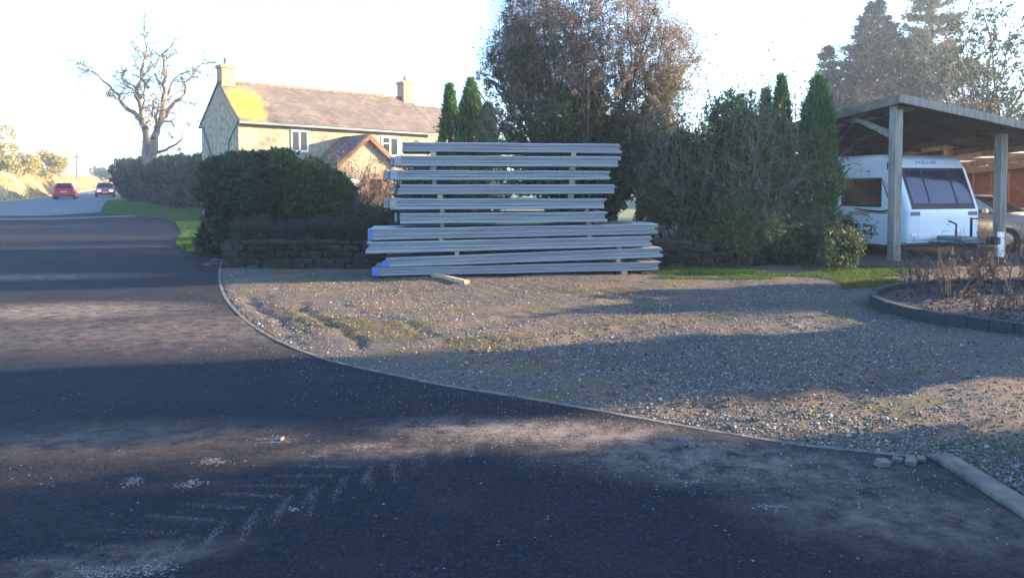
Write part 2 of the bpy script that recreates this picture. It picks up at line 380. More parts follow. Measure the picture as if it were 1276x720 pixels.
for poly in (near_poly, far_poly):
    vv = [b.verts.new((p[0], p[1], hz(p[0], p[1]))) for p in poly]
    ee = [b.edges.new((vv[i], vv[(i + 1) % len(vv)])) for i in range(len(vv))]
    bmesh.ops.triangle_fill(b, use_beauty=True, edges=ee)
for f in b.faces:
    f.normal_update()
    if f.normal.z < 0: f.normal_flip()
tag(bm_obj('road', b, M_ASPH), kind='structure')
mr = [G(-80, 269.5), G(60, 268.8), G(124, 264.5)] + [p for p in verge_edge[7:]] + far_r; ml = far_l[:-1] + [Vector((-34, 42, 0))]
M_OLDA = mat('worn_asphalt', (.075, .075, .08), (.12, .115, .115), .8, .8, .5, 60)
sheet('main_road', [(p.x + (.02 if p.y < 60 else 0), p.y) for p in mr] + [(p.x, p.y) for p in ml], M_OLDA, .006)
# pale strip added for the sunlit band where the lane meets the main road
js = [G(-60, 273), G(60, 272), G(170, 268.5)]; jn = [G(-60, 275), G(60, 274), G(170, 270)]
tag(mk('sunlit_strip', [(p.x, p.y, hz(p.x, p.y) + .012) for p in js + jn], [(0, 1, 4, 3), (1, 2, 5, 4)], M_KERB), kind='structure')
vg = [(p.x, p.y) for p in verge_edge] + [(-45, 100), (-36, 92), (-6.5, 36), (-5.5, 21), (-6.9, 18.4)]
sheet('grass_verge', vg, M_VERGE, .02)

# gravel yard: a bumpy sheet with wheel ruts
YARD = [(p.x, p.y) for p in kerb] + [(KX + .1, -3), (24, -3), (24, 40), (8.2, 40), (8.2, 18.6), (4.6, 15.9), (-6.4, 15.9), (-6.9, 18.3)]
step = .07
gx, gy = np.arange(-7.2, 14, step), np.arange(2.2, 18.7, step)
X, Y = np.meshgrid(gx, gy); xf, yf = X.ravel(), Y.ravel()
pts3 = np.stack([xf, yf, np.zeros_like(xf)], 1)
n1, n2, n3 = N3(rng, 1.1), N3(rng, 4), N3(rng, 14)
hgt = .016 * n1(pts3) + .010 * n2(pts3) + .006 * n3(pts3)
def rut(hgt, a, bb, wd, dp):
    a, bb = np.array(a), np.array(bb); d = bb - a; L = np.linalg.norm(d); d = d / L
    rel = np.stack([xf, yf], 1) - a; t = rel @ d; off = np.abs(rel @ np.array([-d[1], d[0]]) + .08 * np.sin(t * 1.7) + .035 * np.sin(t * 9 + 1.3) + .02 * np.sin(t * 23))
    m = np.clip(1 - off / wd, 0, 1) * np.clip(t / .6, 0, 1) * np.clip((L - t) / .6, 0, 1)
    lip = np.clip(1 - np.abs(off - wd * 1.2) / (wd * .6), 0, 1) * (m <= .02) * np.clip(t / .6, 0, 1) * np.clip((L - t) / .6, 0, 1)
    return hgt - dp * np.sqrt(m) + .35 * dp * lip
for (p, q, wd, dp) in (((312, 368), (372, 432), .12, .035), ((372, 376), (455, 440), .10, .028), ((330, 366), (400, 436), .06, .03), ((420, 372), (560, 430), .08, .025), ((700, 365), (1000, 385), .2, .03), ((500, 418), (800, 370), .25, .04), ((640, 470), (1050, 400), .28, .04), ((820, 520), (1200, 470), .22, .05), ((560, 440), (900, 396), .2, .035)):
    a, c = G(*p), G(*q); hgt = rut(hgt, (a.x, a.y), (c.x, c.y), wd, dp)
inside = in_poly(xf, yf, YARD)
kp = np.array([(p.x, p.y) for p in kerb]); dist = np.full(len(xf), 9.)
for k in kp: dist = np.minimum(dist, np.hypot(xf - k[0], yf - k[1]))
fade = np.clip(dist / .35, 0, 1)
Zg = np.where(inside, hgt * fade - .012 * (1 - fade) + .004, -.05)
nx, ny = len(gx), len(gy)
ij = (np.arange(ny - 1)[:, None] * nx + np.arange(nx - 1)[None, :]).ravel()
F4 = np.stack([ij, ij + 1, ij + nx + 1, ij + nx], 1)
near_edge = inside | (dist < .15); keep = near_edge[F4].any(axis=1)
tag(mk('gravel_yard', np.stack([xf, yf, Zg], 1), F4[keep], M_GRAV, smooth=True), kind='structure')
sheet('yard_ground', [(4.5, 18.6), (14, 18.6), (14, -3), (24, -3), (24, 40), (8.2, 40), (4.5, 30)], M_GRAV, -.02)
def yard_z(x, y):
    i = np.clip(((x - gx[0]) / step).round().astype(int), 0, nx - 1); j = np.clip(((y - gy[0]) / step).round().astype(int), 0, ny - 1)
    return Zg[j * nx + i]
# loose stones
OCT = np.array([(1, 0, 0), (-1, 0, 0), (0, 1, 0), (0, -1, 0), (0, 0, 1), (0, 0, -1)], float)
OCF = np.array([(0, 2, 4), (2, 1, 4), (1, 3, 4), (3, 0, 4), (2, 0, 5), (1, 2, 5), (3, 1, 5), (0, 3, 5)])
def stones(rng, C, size):
    n = len(C); V = OCT[None] * (1 + rng.uniform(-.4, .4, (n, 6, 1))) * size[:, None, None] * np.stack([rng.uniform(.8, 1.3, n), rng.uniform(.8, 1.3, n), rng.uniform(.45, .9, n)], 1)[:, None, :]
    a = rng.uniform(0, 6.28, n); ca, sa = np.cos(a)[:, None], np.sin(a)[:, None]
    x, y = V[..., 0] * ca - V[..., 1] * sa, V[..., 0] * sa + V[..., 1] * ca
    V = np.stack([x, y, V[..., 2]], 2) + rng.normal(0, .12, V.shape) * size[:, None, None] + C[:, None, :]
    F = (OCF[None] + (np.arange(n) * 6)[:, None, None]).reshape(-1, 3); return V.reshape(-1, 3), F
n = 170000; D = 3.6 + 12.6 * rng.random(n) ** 1.4; x = rng.uniform(-.72, .72, n) * D; x = np.clip(x, -7, 13)
m = in_poly(x, D, YARD) & (D < 15.8)
dens = .55 + .55 * N3(rng, 1.3)(np.stack([x, D, 0 * D], 1)); m &= rng.random(n) < np.clip(dens, .3, 1)
x, D = x[m][:46000], D[m][:46000]; sz = rng.uniform(.004, .011, len(x)) * (1 + .8 * (rng.random(len(x)) < .06))
V, F = stones(rng, np.stack([x, D, yard_z(x, D) + sz * .3], 1), sz)
tag(mk('gravel_stones', V, F, L_STONE), kind='stuff')
# stray chips on the asphalt
n = 2600; k = rng.integers(0, len(kerb), n); off = np.abs(rng.normal(0, .45, n)); x = np.array([kerb[i].x for i in k]) + rng.normal(0, .25, n) - off * .3; D = np.array([kerb[i].y for i in k]) - off
n2_ = 420; x = np.concatenate([x, rng.uniform(-4, 2.4, n2_)]); D = np.concatenate([D, rng.uniform(2.6, 12, n2_)])
m = ~in_poly(x, D, YARD) & in_poly(x, D, near_poly); x, D = x[m], D[m]; sz = rng.uniform(.002, .006, len(x)) * (1 + .6 * (rng.random(len(x)) < .03))
V, F = stones(rng, np.stack([x, D, sz * .35], 1), sz)
tag(mk('stone_chips', V, F, L_STONE), kind='stuff')
def stone_mesh(seed, m_):
    r = np.random.default_rng(seed); b = bmesh.new(); bmesh.ops.create_cube(b, size=1); bmesh.ops.bevel(b, geom=list(b.edges), offset=.13, segments=1, affect='EDGES')
    for v in b.verts: v.co += Vector(r.normal(0, .045, 3))
    me = bpy.data.meshes.new('stone'); b.to_mesh(me); b.free(); me.materials.append(m_); return me
loose_me = stone_mesh(77, M_STONEP)
# a few chunky stones by the kerb end
for (px, py, s) in ((1135, 578, .045), (1118, 574, .03), (1100, 580, .05), (1148, 574, .035), (862, 556, .03), (350, 548, .025), (238, 602, .02)):
    p = G(px, py); o = link('loose_stone', loose_me, None); o.location = (p.x, p.y, s * .3); o.scale = (s * 1.7, s * 1.2, s * .8); o.rotation_euler = (.1, .15, px)
    tag(o, 'pale loose stone lying on the asphalt beside the gravel edge', 'stone', 'loose stones along the lane edge')
# edging kerb along the gravel
kb = thing('edging_kerb', 'thin curved concrete edging between asphalt lane and gravel yard', 'kerb', (kerb[0].x, kerb[0].y, 0))
rp = resample(kerb, .62)
for a, c in zip(rp, rp[1:]):
    d = (c - a).normalized(); nn = Vector((-d.y, d.x, 0)) * .022; a2, c2 = a + d * .004, c - d * .004; z0, z1 = -.1, .006 + random.uniform(-.004, .004)
    vs_ = [a2 + nn, a2 - nn, c2 - nn, c2 + nn]
    mk('kerb_stone', [(v.x, v.y, z0) for v in vs_] + [(v.x, v.y, z1) for v in vs_], [(0, 1, 2, 3), (7, 6, 5, 4), (0, 4, 5, 1), (1, 5, 6, 2), (2, 6, 7, 3), (3, 7, 4, 0)], M_KERB, kb, world=True)
k2 = thing('slab_kerb', 'broad straight concrete kerb running from the gravel corner past weedy soil', 'kerb', (KX + .1, 4.6, 0))
y = kerb[-1].y + .02
while y > -4:
    L = .9; bm = box_bm(KX + .005, KX + .15, y - L + .008, y, -.1, .02 + random.uniform(-.004, .004), .012, 2)
    for v in bm.verts: v.co -= Vector(k2.location)
    bm_obj('kerb_stone', bm, M_KERB, k2); y -= L
# mud flecks and tread prints from tyres
def flecks(rng, C, s):
    n = len(C); k = 5; V = np.zeros((n, k, 3)); a0 = rng.uniform(0, 6.28, n)
    for i in range(k):
        a = a0 + 6.283 * i / k; r = s * rng.uniform(.5, 1.3, n); V[:, i] = C + np.stack([np.cos(a) * r * 1.3, np.sin(a) * r, 0 * r], 1)
    return V.reshape(-1, 3), np.arange(n * k).reshape(n, k)
M_MUD = mat('dried_mud', (.13, .115, .10), (.24, .21, .185), 30, .95)
Cs, ss = [], []
tr = [G(120, 700), G(250, 655), G(330, 625), G(410, 596), G(470, 575), G(540, 556), G(620, 541)]
tr = resample(smooth_path(tr, 2), .185)
for i, p in enumerate(tr[:-1]):
    fadek = random.uniform(.3, 1)
    for (ax, ay, bx, by, kk) in ((-.02, .0, -.36, .02, 1), (.05, .0, .06, -.27, .8), (.17, .03, .20, -.22, .5)):
        a = p + Vector((ax, ay, 0)); c = p + Vector((bx, by, 0)) + Vector((random.uniform(-.03, .03), random.uniform(-.03, .03), 0)); nf = int(330 * fadek * kk); t = rng.random(nf) ** rng.uniform(.7, 1.4)
        Cs.append(np.outer(1 - t, a) + np.outer(t, c) + rng.normal(0, .014, (nf, 3))); ss.append(rng.uniform(.0007, .0026, nf))
for (px, py, sx, sy, nf) in ((265, 575, .05, .03, 120), (165, 600, .03, .04, 90), (235, 603, .04, .03, 90), (342, 548, .06, .04, 160), (400, 568, .03, .015, 50), (455, 556, .06, .03, 120), (862, 553, .09, .03, 220), (860, 600, .05, .02, 60), (140, 712, .1, .03, 200), (185, 708, .06, .03, 120), (365, 635, .02, .02, 20), (960, 632, .05, .02, 50), (640, 535, .4, .1, 700), (720, 545, .4, .08, 450), (830, 575, .5, .1, 260), (900, 600, .5, .15, 140), (420, 405, .02, .02, 20), (160, 372, .15, .1, 90), (295, 420, .06, .06, 40), (90, 385, .7, .3, 300), (230, 400, 1.5, .5, 250)):
    p = G(px, py); nf = nf * 2; Cs.append(np.stack([rng.normal(p.x, sx, nf), rng.normal(p.y, sy, nf), np.zeros(nf)], 1)); ss.append(rng.uniform(.001, .0045, nf) * rng.choice([1, 1, 1, 1.8], nf))
C = np.concatenate(Cs); C[:, 2] = .0015; s_ = np.concatenate(ss); m = ~in_poly(C[:, 0], C[:, 1], YARD)
V, F = flecks(rng, C[m], s_[m]); tag(mk('mud_flecks', V, F, M_MUD), kind='stuff')

# grass and moss
def blades(rng, x, y, z, h, wd, lean=.35):
    n = len(x); B = np.stack([x, y, z], 1); a = rng.uniform(0, 6.28, n); W = np.stack([np.cos(a), np.sin(a), 0 * a], 1) * wd * .5
    T = B + np.stack([rng.normal(0, lean, n), rng.normal(0, lean, n), np.ones(n)], 1) * (h * rng.uniform(.5, 1.3, n))[:, None]
    V = np.stack([B - W, B + W, T], 1).reshape(-1, 3); return V, np.arange(3 * n).reshape(n, 3)
def patch(name, px0, px1, py0, py1, n, h, wd, m_, thr=-.2, freq=2.5, zf=yard_z):
    a, c = G(px0, py1), G(px1, py0); y0, y1 = a.y, c.y
    y = rng.uniform(y0, y1, n); u = rng.uniform((px0 - 638) / FPX, (px1 - 638) / FPX, n); x = u * y
    e = np.minimum(np.minimum((y - y0), (y1 - y)) / (.3 * (y1 - y0)), 1); e2 = np.minimum(np.minimum(u - (px0 - 638) / FPX, (px1 - 638) / FPX - u) / .03, 1)
    k = N3(rng, freq)(np.stack([x, y, 0 * x], 1)) > thr + (1 - np.minimum(e, e2)) * 1.2; x, y = x[k], y[k]
    V, F = blades(rng, x, y, zf(x, y) - .003, h, wd); return tag(mk(name, V, F, m_), kind='stuff')
patch('grass_strip', 815, 1140, 332, 349, 26000, .05, .012, L_GRASS, -.9)
patch('grass_tufts', 1040, 1135, 347, 362, 6000, .04, .012, L_MOSS, -.5)
patch('moss_patch', 540, 820, 344, 372, 14000, .022, .012, L_MOSS, .35)
patch('moss_patch', 340, 700, 385, 462, 16000, .02, .012, L_MOSS, .75)
patch('moss_patch', 290, 520, 330, 372, 9000, .025, .012, L_MOSS, .25)
patch('moss_patch', 700, 1060, 362, 420, 9000, .02, .010, L_MOSS, 1.0)
n = 60000; y = 19 + 50 * rng.random(n) ** 1.5; x = rng.uniform(-.56, -.36, n) * y; m = in_poly(x, y, vg); x, y = x[m], y[m]
V, F = blades(rng, x, y, .02 + SL * np.maximum(0, y - 22), .10, .02, .5); tag(mk('verge_grass', V, F, L_GRASS), kind='stuff')

# bank beyond the main road
BL = smooth_path([Vector((-33, 20, 0)), Vector((-36, 48, 0)), Vector((-41, 63.6, 0)), Vector((-47, 80, 0)), Vector((-74, 143, 0)), Vector((-91, 178, 0)), Vector((-104, 260, 0)), Vector((-100, 330, 0))], 2)
BL = resample(BL, 1.2); prof = [(0, -.02), (.5, .25), (1.0, .9), (1.5, 1.6), (2.2, 2.05), (3.4, 2.25), (9, 2.4), (40, 2.6)]
nb = N3(rng, .8); V = []; 
for i, p in enumerate(BL):
    d = (BL[min(i + 1, len(BL) - 1)] - BL[max(i - 1, 0)]).normalized(); nn = Vector((-d.y, d.x, 0))
    for (o, h) in prof:
        q = p + nn * (o + .4); k = float(nb(np.array([[q.x, q.y, h]]))[0]); V.append((q.x, q.y, hz(q.x, q.y) + h * (1 + .10 * k) + (.08 * k if h > 0 else 0)))
w_ = len(prof); F = [(i * w_ + j, (i + 1) * w_ + j, (i + 1) * w_ + j + 1, i * w_ + j + 1) for i in range(len(BL) - 1) for j in range(w_ - 1)]
tag(mk('grass_bank', V, F, M_DRY, smooth=True), kind='structure')
n = 60000; i = rng.integers(10, len(BL) - 2, n); t = rng.random(n); oo = rng.uniform(.1, 4, n)
pa = np.array([(BL[k].x, BL[k].y) for k in range(len(BL))]); dd = unit(np.gradient(pa, axis=0)); q = pa[i] + (pa[np.minimum(i + 1, len(BL) - 1)] - pa[i]) * t[:, None] + np.stack([-dd[i, 1], dd[i, 0]], 1) * (oo + .4)[:, None]
zz = np.interp(oo, [p[0] for p in prof], [p[1] for p in prof]) + SL * np.maximum(0, q[:, 1] - 22) - .05
V, F = blades(rng, q[:, 0], q[:, 1], zz, .42, .06, .4); tag(mk('bank_grass', V, F, L_STRAW), kind='stuff')
# raised soil terrace behind the low wall
TZ = .47
tv = [(-5.75, 16.15), (4.4, 16.15), (6.2, 17.3), (6.2, 24), (-5, 26), (-6.0, 24), (-5.8, 18)]
bm = prism_bm(tv, -.08, TZ, 'z'); tag(bm_obj('raised_ground', bm, M_SOIL), kind='structure')
# ------------------------------------------------------------------ low dry-stone wall
SM = [stone_mesh(i, M_STONE) for i in range(7)]
wl = thing('dry_stone_wall', 'low dark mossy stone wall running behind the panel stack', 'wall', (-5.8, 16, 0))
wbk = box('wall_core', 0, 9.8, .06, .18, -.08, .42, M_SOIL, wl)
z = -.03; ci = 0
while z < .5:
    h = random.uniform(.08, .16) if z < .4 else .08; x = random.uniform(-.1, 0)
    while x < 9.8:
        L = random.uniform(.18, .46) * (1.5 if h < .09 else 1); o = bpy.data.objects.new('stone', SM[random.randrange(7)]); sc.collection.objects.link(o); o.parent = wl
        o.location = (x + L / 2, random.uniform(-.06, .06), z + h / 2 + random.uniform(-.015, .015)); o.scale = (L * .97, .26, h * random.uniform(.8, 1.1)); o.rotation_euler = (random.uniform(-.06, .06), random.uniform(-.04, .04), random.uniform(-.08, .08)); x += L
    z += h
# ------------------------------------------------------------------ stack of panel packs
A9 = R(6); EX = Vector((math.cos(A9), math.sin(A9), 0)); EY = Vector((-math.sin(A9), math.cos(A9), 0)); S0 = Vector((0, 14.25, 0))
def st(px):
    u = (px - 638) / FPX; return u * S0.y / (EX.x - u * EX.y)
def sz_(px, py):
    t = st(px); return P(px, py, (S0 + EX * t).y).z
def slab(name, t0, t1, zb, zt, y0, y1, m_, parent, nseg=10, sag=.004, bev=.006):
    """long slab; zb, zt functions of t"""
    V, F = [], []; k = random.uniform(0, 6)
    for i in range(nseg + 1):
        t = t0 + (t1 - t0) * i / nseg; wv = sag * math.sin(i * 1.3 + k) * .5
        for (y, z) in ((y0 + bev, zb(t)), (y0, zb(t) + bev), (y0, zt(t) - bev), (y0 + bev, zt(t)), (y1, zt(t)), (y1, zb(t))):
            q = S0 + EX * t + EY * y; V.append((q.x, q.y, z + wv))
    n = 6
    for i in range(nseg):
        for j in range(n): F.append((i * n + j, i * n + (j + 1) % n, (i + 1) * n + (j + 1) % n, (i + 1) * n + j))
    F.append(tuple(range(n))[::-1]); F.append(tuple(nseg * n + j for j in range(n)))
    o = mk(name, V, [f[::-1] for f in F], m_, parent, world=True); return o
#        pxL pxR  top/bottom at left, top/bottom at right
PK = [(466, 823, 335.5, 347.5, 328, 341.5), (478, 825, 325, 336.5, 311.5, 324), (457, 812, 304, 318.5, 296.5, 309), (461, 819, 285.5, 300, 279.5, 292), (497, 756, 266, 279, 264, 276.5),
      (486, 755, 247.5, 261.5, 247.5, 260), (495, 767, 230, 242.5, 230, 241.5), (487, 761, 212, 224.5, 213, 224), (492, 772, 194, 207, 195, 208), (500, 774, 177, 189, 179.5, 191)]
ORD = ['lowest', 'second', 'third', 'fourth', 'fifth', 'sixth', 'seventh', 'eighth', 'ninth', 'topmost']
ZB, ZT, TT = [], [], []
def lin(t0, z0, t1, z1): return lambda t: z0 + (z1 - z0) * (t - t0) / (t1 - t0)
for i, (a, c, tl, bl, trr, br) in enumerate(PK):
    t0, t1 = st(a), st(c); zb = [sz_(a, bl), sz_(c, br)]; zt = [sz_(a, tl), sz_(c, trr)]
    if i == 0: d0, d1 = .035 - zb[0], .085 - zb[1]; zb = [.035, .085]; zt[0] += d0 * .5; zt[1] += d1 * .4
    ZB.append(lin(t0, zb[0], t1, zb[1])); ZT.append(lin(t0, zt[0], t1, zt[1])); TT.append((t0, t1))
for i in range(1, 10):   # keep every pack above the one below
    f0, g0 = ZB[i], ZT[i - 1]; lift = max([g0(t) + (.006 if i == 1 else .03) - f0(t) for t in (max(TT[i][0], TT[i - 1][0]), min(TT[i][1], TT[i - 1][1]))] + [0])
    if lift > 0: ZB[i] = (lambda f, k: (lambda t: f(t) + k))(ZB[i], lift); ZT[i] = (lambda f, k: (lambda t: f(t) + k))(ZT[i], lift)
for i, (t0, t1) in enumerate(TT):
    q = S0 + EX * t0; zb, zt = ZB[i], ZT[i]
    extra = {0: ', blue film on its end', 1: ', tilted onto the lowest', 3: ', under the short packs', 4: ', first of the short packs'}.get(i, '')
    pk = thing('panel_pack', ('long' if i < 4 else 'short') + ' grey metal panel pack, ' + ORD[i] + ' up from the ground' + extra, 'panel pack', (q.x, q.y, zb(t0)), 0, 'grey panel packs in the stack')
    yo = random.uniform(-.03, .04); j = lambda: random.uniform(-.035, .035)
    def mid(f, g, k): return lambda t: f(t) * (1 - k) + g(t) * k
    slab('panel', t0 + j(), t1 + j(), mid(zb, zt, 0), mid(zb, zt, .30), yo - .005, yo + 1.0, M_SHEET2 if i % 3 else M_SHEET, pk)
    slab('panel', t0 + .02, t1 - .03, mid(zb, zt, .315), mid(zb, zt, .62), yo + .008, yo + 1.0, M_SHEET, pk)
    slab('panel', t0 + .02 + j(), t1 + j(), mid(zb, zt, .635), mid(zb, zt, .80), yo + .004, yo + 1.0, M_SHEET, pk)
    slab('panel', t0 + .01 + j(), t1 + j(), mid(zb, zt, .815), mid(zb, zt, 1), yo - .004, yo + 1.0, M_SHEET2, pk)
    if i in (4, 5, 6, 7, 8): slab('panel', t0 - .10 - .04 * (i % 2), t0 - .05, mid(zb, zt, .1), mid(zb, zt, .95), yo + .5, yo + 1.0, M_SHEET2, pk, 2)
    if i in (0, 1, 3): slab('blue_film', t0 - .042, t0 + (.06, .08, .09, .02)[i], mid(zb, zt, .02 if i else .1), mid(zb, zt, .97 if i != 1 else .6), yo - .014, yo + .3, M_BLUE, pk, 2)
    if i in (5, 7, 8): slab('torn_film', t0 - .01, t0 + .13, mid(zb, zt, .05), mid(zb, zt, .93), yo - .012, yo + .2, M_CONC if i == 5 else M_SHEET2, pk, 2)
BE = {9: (540, 715), 8: (540, 713.5), 7: (541.5, 713.5), 6: (548.5, 711.5), 5: (551, 732), 4: (551, 734), 3: (549.5, 735), 2: (569.5, 772), 1: (None, 771.5)}
for i, ab in BE.items():
    for s, px in zip(('house', 'caravan'), ab):
        if px is None: continue
        t = st(px); hw = random.uniform(.035, .055); z0, z1 = ZT[i - 1], ZB[i]; q = S0 + EX * t
        be = slab('timber_bearer', t - hw, t + hw, z0, z1, random.uniform(-.02, .03), .98, M_OLDW if random.random() < .5 else M_PINE, None, 1, 0, .002)
        tag(be, 'small timber bearer on the %s side under the %s panel pack' % (s, ORD[i]), 'timber', 'timber bearers between the packs')
t = st(778); tag(slab('timber_bearer', t - .05, t + .05, lambda t: -.01, lambda t: ZB[0](t), -.05, 1.0, M_PINE, None, 1, 0, .002), 'timber bearer on the ground under the caravan end of the stack', 'timber', 'timber bearers between the packs')
t = st(545); tag(slab('timber_bearer', t - .05, t + .05, lambda t: -.02, lambda t: ZB[0](t), .25, 1.0, M_PINE, None, 1, 0, .002), 'timber bearer set back under the house end of the stack', 'timber', 'timber bearers between the packs')
p0, p1 = G(548, 347), G(582, 355); d = (p1 - p0).normalized(); nn = Vector((-d.y, d.x, 0)); p0 = p0 - d * .3
def beam(name, a, c, w_, h, m_, z0, up=0, parent=None):
    d = (c - a).normalized(); nn = Vector((-d.y, d.x, 0)) * (w_ / 2); V = []
    for (p, zz) in ((a, z0), (c, z0 + up)):
        for k, z in ((-1, 0), (1, 0), (1, h), (-1, h)): q = p + nn * k; V.append((q.x, q.y, zz + z))
    F = [(0, 1, 2, 3), (7, 6, 5, 4), (0, 4, 5, 1), (1, 5, 6, 2), (2, 6, 7, 3), (3, 7, 4, 0)]
    return mk(name, V, F, m_, parent, world=parent is not None)
tag(beam('timber_offcut', p0, p1, .10, .075, M_PINE, .0), 'loose squared timber offcut lying on the moss, poking out under the stack', 'timber')
ta, tb = S0 + EX * st(752) + EY * .35, S0 + EX * st(790) + EY * .12
tag(beam('timber_offcut', ta, tb, .09, .05, M_OLDW, ZT[3](st(770)) + .004, .0), 'loose timber offcut lying on top of the fourth panel pack', 'timber')

# ------------------------------------------------------------------ cottage
HT = R(43); HC = P(297, 150, 33.9); H = thing('cottage', 'pale stone cottage with brown tiled roof and two chimneys behind the hedge', 'house', (HC.x, HC.y, .12), HT)
EV, RZ, DP, HL = 4.45, 6.15, 4.0, 10.4
bm = prism_bm([(0, -.3), (DP, -.3), (DP, EV), (DP / 2, RZ), (0, EV)], 0, HL, 'x'); bm_obj('wall', bm, M_HOUSE, H)
def roof_plane(name, x0, x1, ya, za, yb, zb, th, parent, m_=None, uo=0):
    """slope from eave (ya,za) to ridge (yb,zb), thickness th, UV in metres"""
    L = math.hypot(yb - ya, zb - za); b = bmesh.new(); uv = b.loops.layers.uv.new('UVMap'); nrm = Vector((0, -(zb - za), (yb - ya))).normalized()
    if nrm.z < 0: nrm = -nrm
    nx_, ny_ = 16, 8; g = [[None] * (ny_ + 1) for _ in range(nx_ + 1)]
    for i in range(nx_ + 1):
        for k in range(ny_ + 1):
            a = i / nx_; c = k / ny_; s = -.035 * math.sin(a * math.pi) * c + .012 * math.sin(i * 2.1 + k) * (0 < i < nx_)
            g[i][k] = b.verts.new((x0 + (x1 - x0) * a, ya + (yb - ya) * c + nrm.y * (th + s), za + (zb - za) * c + nrm.z * (th + s)))
    for i in range(nx_):
        for k in range(ny_):
            f = b.faces.new((g[i][k], g[i + 1][k], g[i + 1][k + 1], g[i][k + 1]))
            for lp, (di, dk) in zip(f.loops, ((0, 0), (1, 0), (1, 1), (0, 1))): lp[uv].uv = (uo + (x1 - x0) * (i + di) / nx_, L * (k + dk) / ny_)
    top = list(b.faces); r = bmesh.ops.extrude_face_region(b, geom=top)
    for v in r['geom']:
        if isinstance(v, bmesh.types.BMVert): v.co -= nrm * th * .98
    bmesh.ops.recalc_face_normals(b, faces=b.faces); return bm_obj(name, b, m_ or M_ROOF, parent)
ov = .22; sl = (RZ - EV) / (DP / 2)
rf = roof_plane('roof', -.05, HL + .05, -ov, EV - ov * sl, DP / 2, RZ, .10, H)
roof_plane('roof', -.05, HL + .05, DP + ov, EV - ov * sl, DP / 2 + .004, RZ, .10, H)
V, F = tubes([(x_, DP / 2, RZ + .09, x_ + .43, DP / 2, RZ + .09, .11, .12) for x_ in np.arange(0, HL - .4, .45)], 7); mk('ridge_tiles', V, F, M_RIDGE, rf)
V, F = tube_path([(-.1, -ov - .06, EV - ov * sl + .02), (HL + .1, -ov - .06, EV - ov * sl - .02)], .06, 8); mk('gutter', V, F, M_GREYPL, H)
V, F = tube_path([(-.02, -.02, EV - .1), (-.03, 1.0, 3.5), (-.03, 1.0, 0)], .035, 6); mk('drainpipe', V, F, M_GREYPL, H)
V, F = tube_path([(-.05, DP + .1, EV - .05), (-.05, DP - .2, EV - .15), (-.05, 2.6, 2.6)], .045, 6); mk('drainpipe', V, F, M_GREYPL, H)
V, F = tube_path([(2.45, -.05, 3.3), (2.45, -.06, 1.0)], .045, 6); mk('drainpipe', V, F, M_UPVC, H)
def chimney(x, w_, d_, top, nm, pots):
    ch = bm_obj('chimney', box_bm(x - w_ / 2, x + w_ / 2, DP / 2 - d_ / 2, DP / 2 + d_ / 2, RZ - .7, top, .015), nm, rf)
    box('chimney_cap', x - w_ / 2 - .05, x + w_ / 2 + .05, DP / 2 - d_ / 2 - .05, DP / 2 + d_ / 2 + .05, top - .16, top - .03, nm, rf)
    for k in range(pots):
        V, F = tubes([(x, DP / 2 + (k - (pots - 1) / 2) * .32, top, x, DP / 2 + (k - (pots - 1) / 2) * .32, top + .3, .11, .09)], 10); mk('chimney_pot', V, F, M_BRICK, rf)
chimney(.33, .62, .55, RZ + .85, M_BRICK, 1); chimney(HL - .3, .62, .62, RZ + 1.0, M_BRICK, 1)
# lower wing beyond the second chimney
bm = prism_bm([(.7, -.3), (DP, -.3), (DP, EV + .1), (DP / 2 + .3, RZ - .25), (.7, EV + .2)], HL + .01, HL + 5, 'x'); bm_obj('wing_wall', bm, M_HOUSE, H)
roof_plane('wing_roof', HL + .06, HL + 5.1, .5, EV + .05, DP / 2 + .3, RZ - .22, .10, H, None, 12)
def window(xc, z0, z1, w_, split):
    wf = thing_part = None
    b = bmesh.new(); t = .06
    for (x0, x1, a, c) in ((xc - w_ / 2, xc + w_ / 2, z0, z0 + t), (xc - w_ / 2, xc + w_ / 2, z1 - t, z1), (xc - w_ / 2, xc - w_ / 2 + t, z0 + t, z1 - t), (xc + w_ / 2 - t, xc + w_ / 2, z0 + t, z1 - t), (xc - t * .6, xc + t * .6, z0 + t, z1 - t)):
        box_bm(x0, x1, -.045, .03, a, c, 0, 1, b)
    if split: box_bm(xc - w_ / 2 + t, xc - t * .6, -.045, .03, z1 - .36, z1 - .31, 0, 1, b)
    wf = bm_obj('window', b, M_UPVC, H)
    for (x0, x1) in ((xc - w_ / 2 + t, xc - t * .6), (xc + t * .6, xc + w_ / 2 - t)): box('pane', x0, x1, -.02, -.012, z0 + t, z1 - t, M_GLASS, wf)
    box('window_sill', xc - w_ / 2 - .08, xc + w_ / 2 + .08, -.1, .02, z0 - .08, z0 - .004, M_CONC, wf)
    box('lintel', xc - w_ / 2 - .12, xc + w_ / 2 + .12, -.012, .02, z1 + .004, z1 + .16, M_CONC, wf)
window(2.85, 3.14, 4.1, .85, False); window(7.75, 3.08, 4.02, .98, True); window(1.2, 1.0, 2.1, 1.0, True); window(8.4, .9, 2.1, 1.1, True)
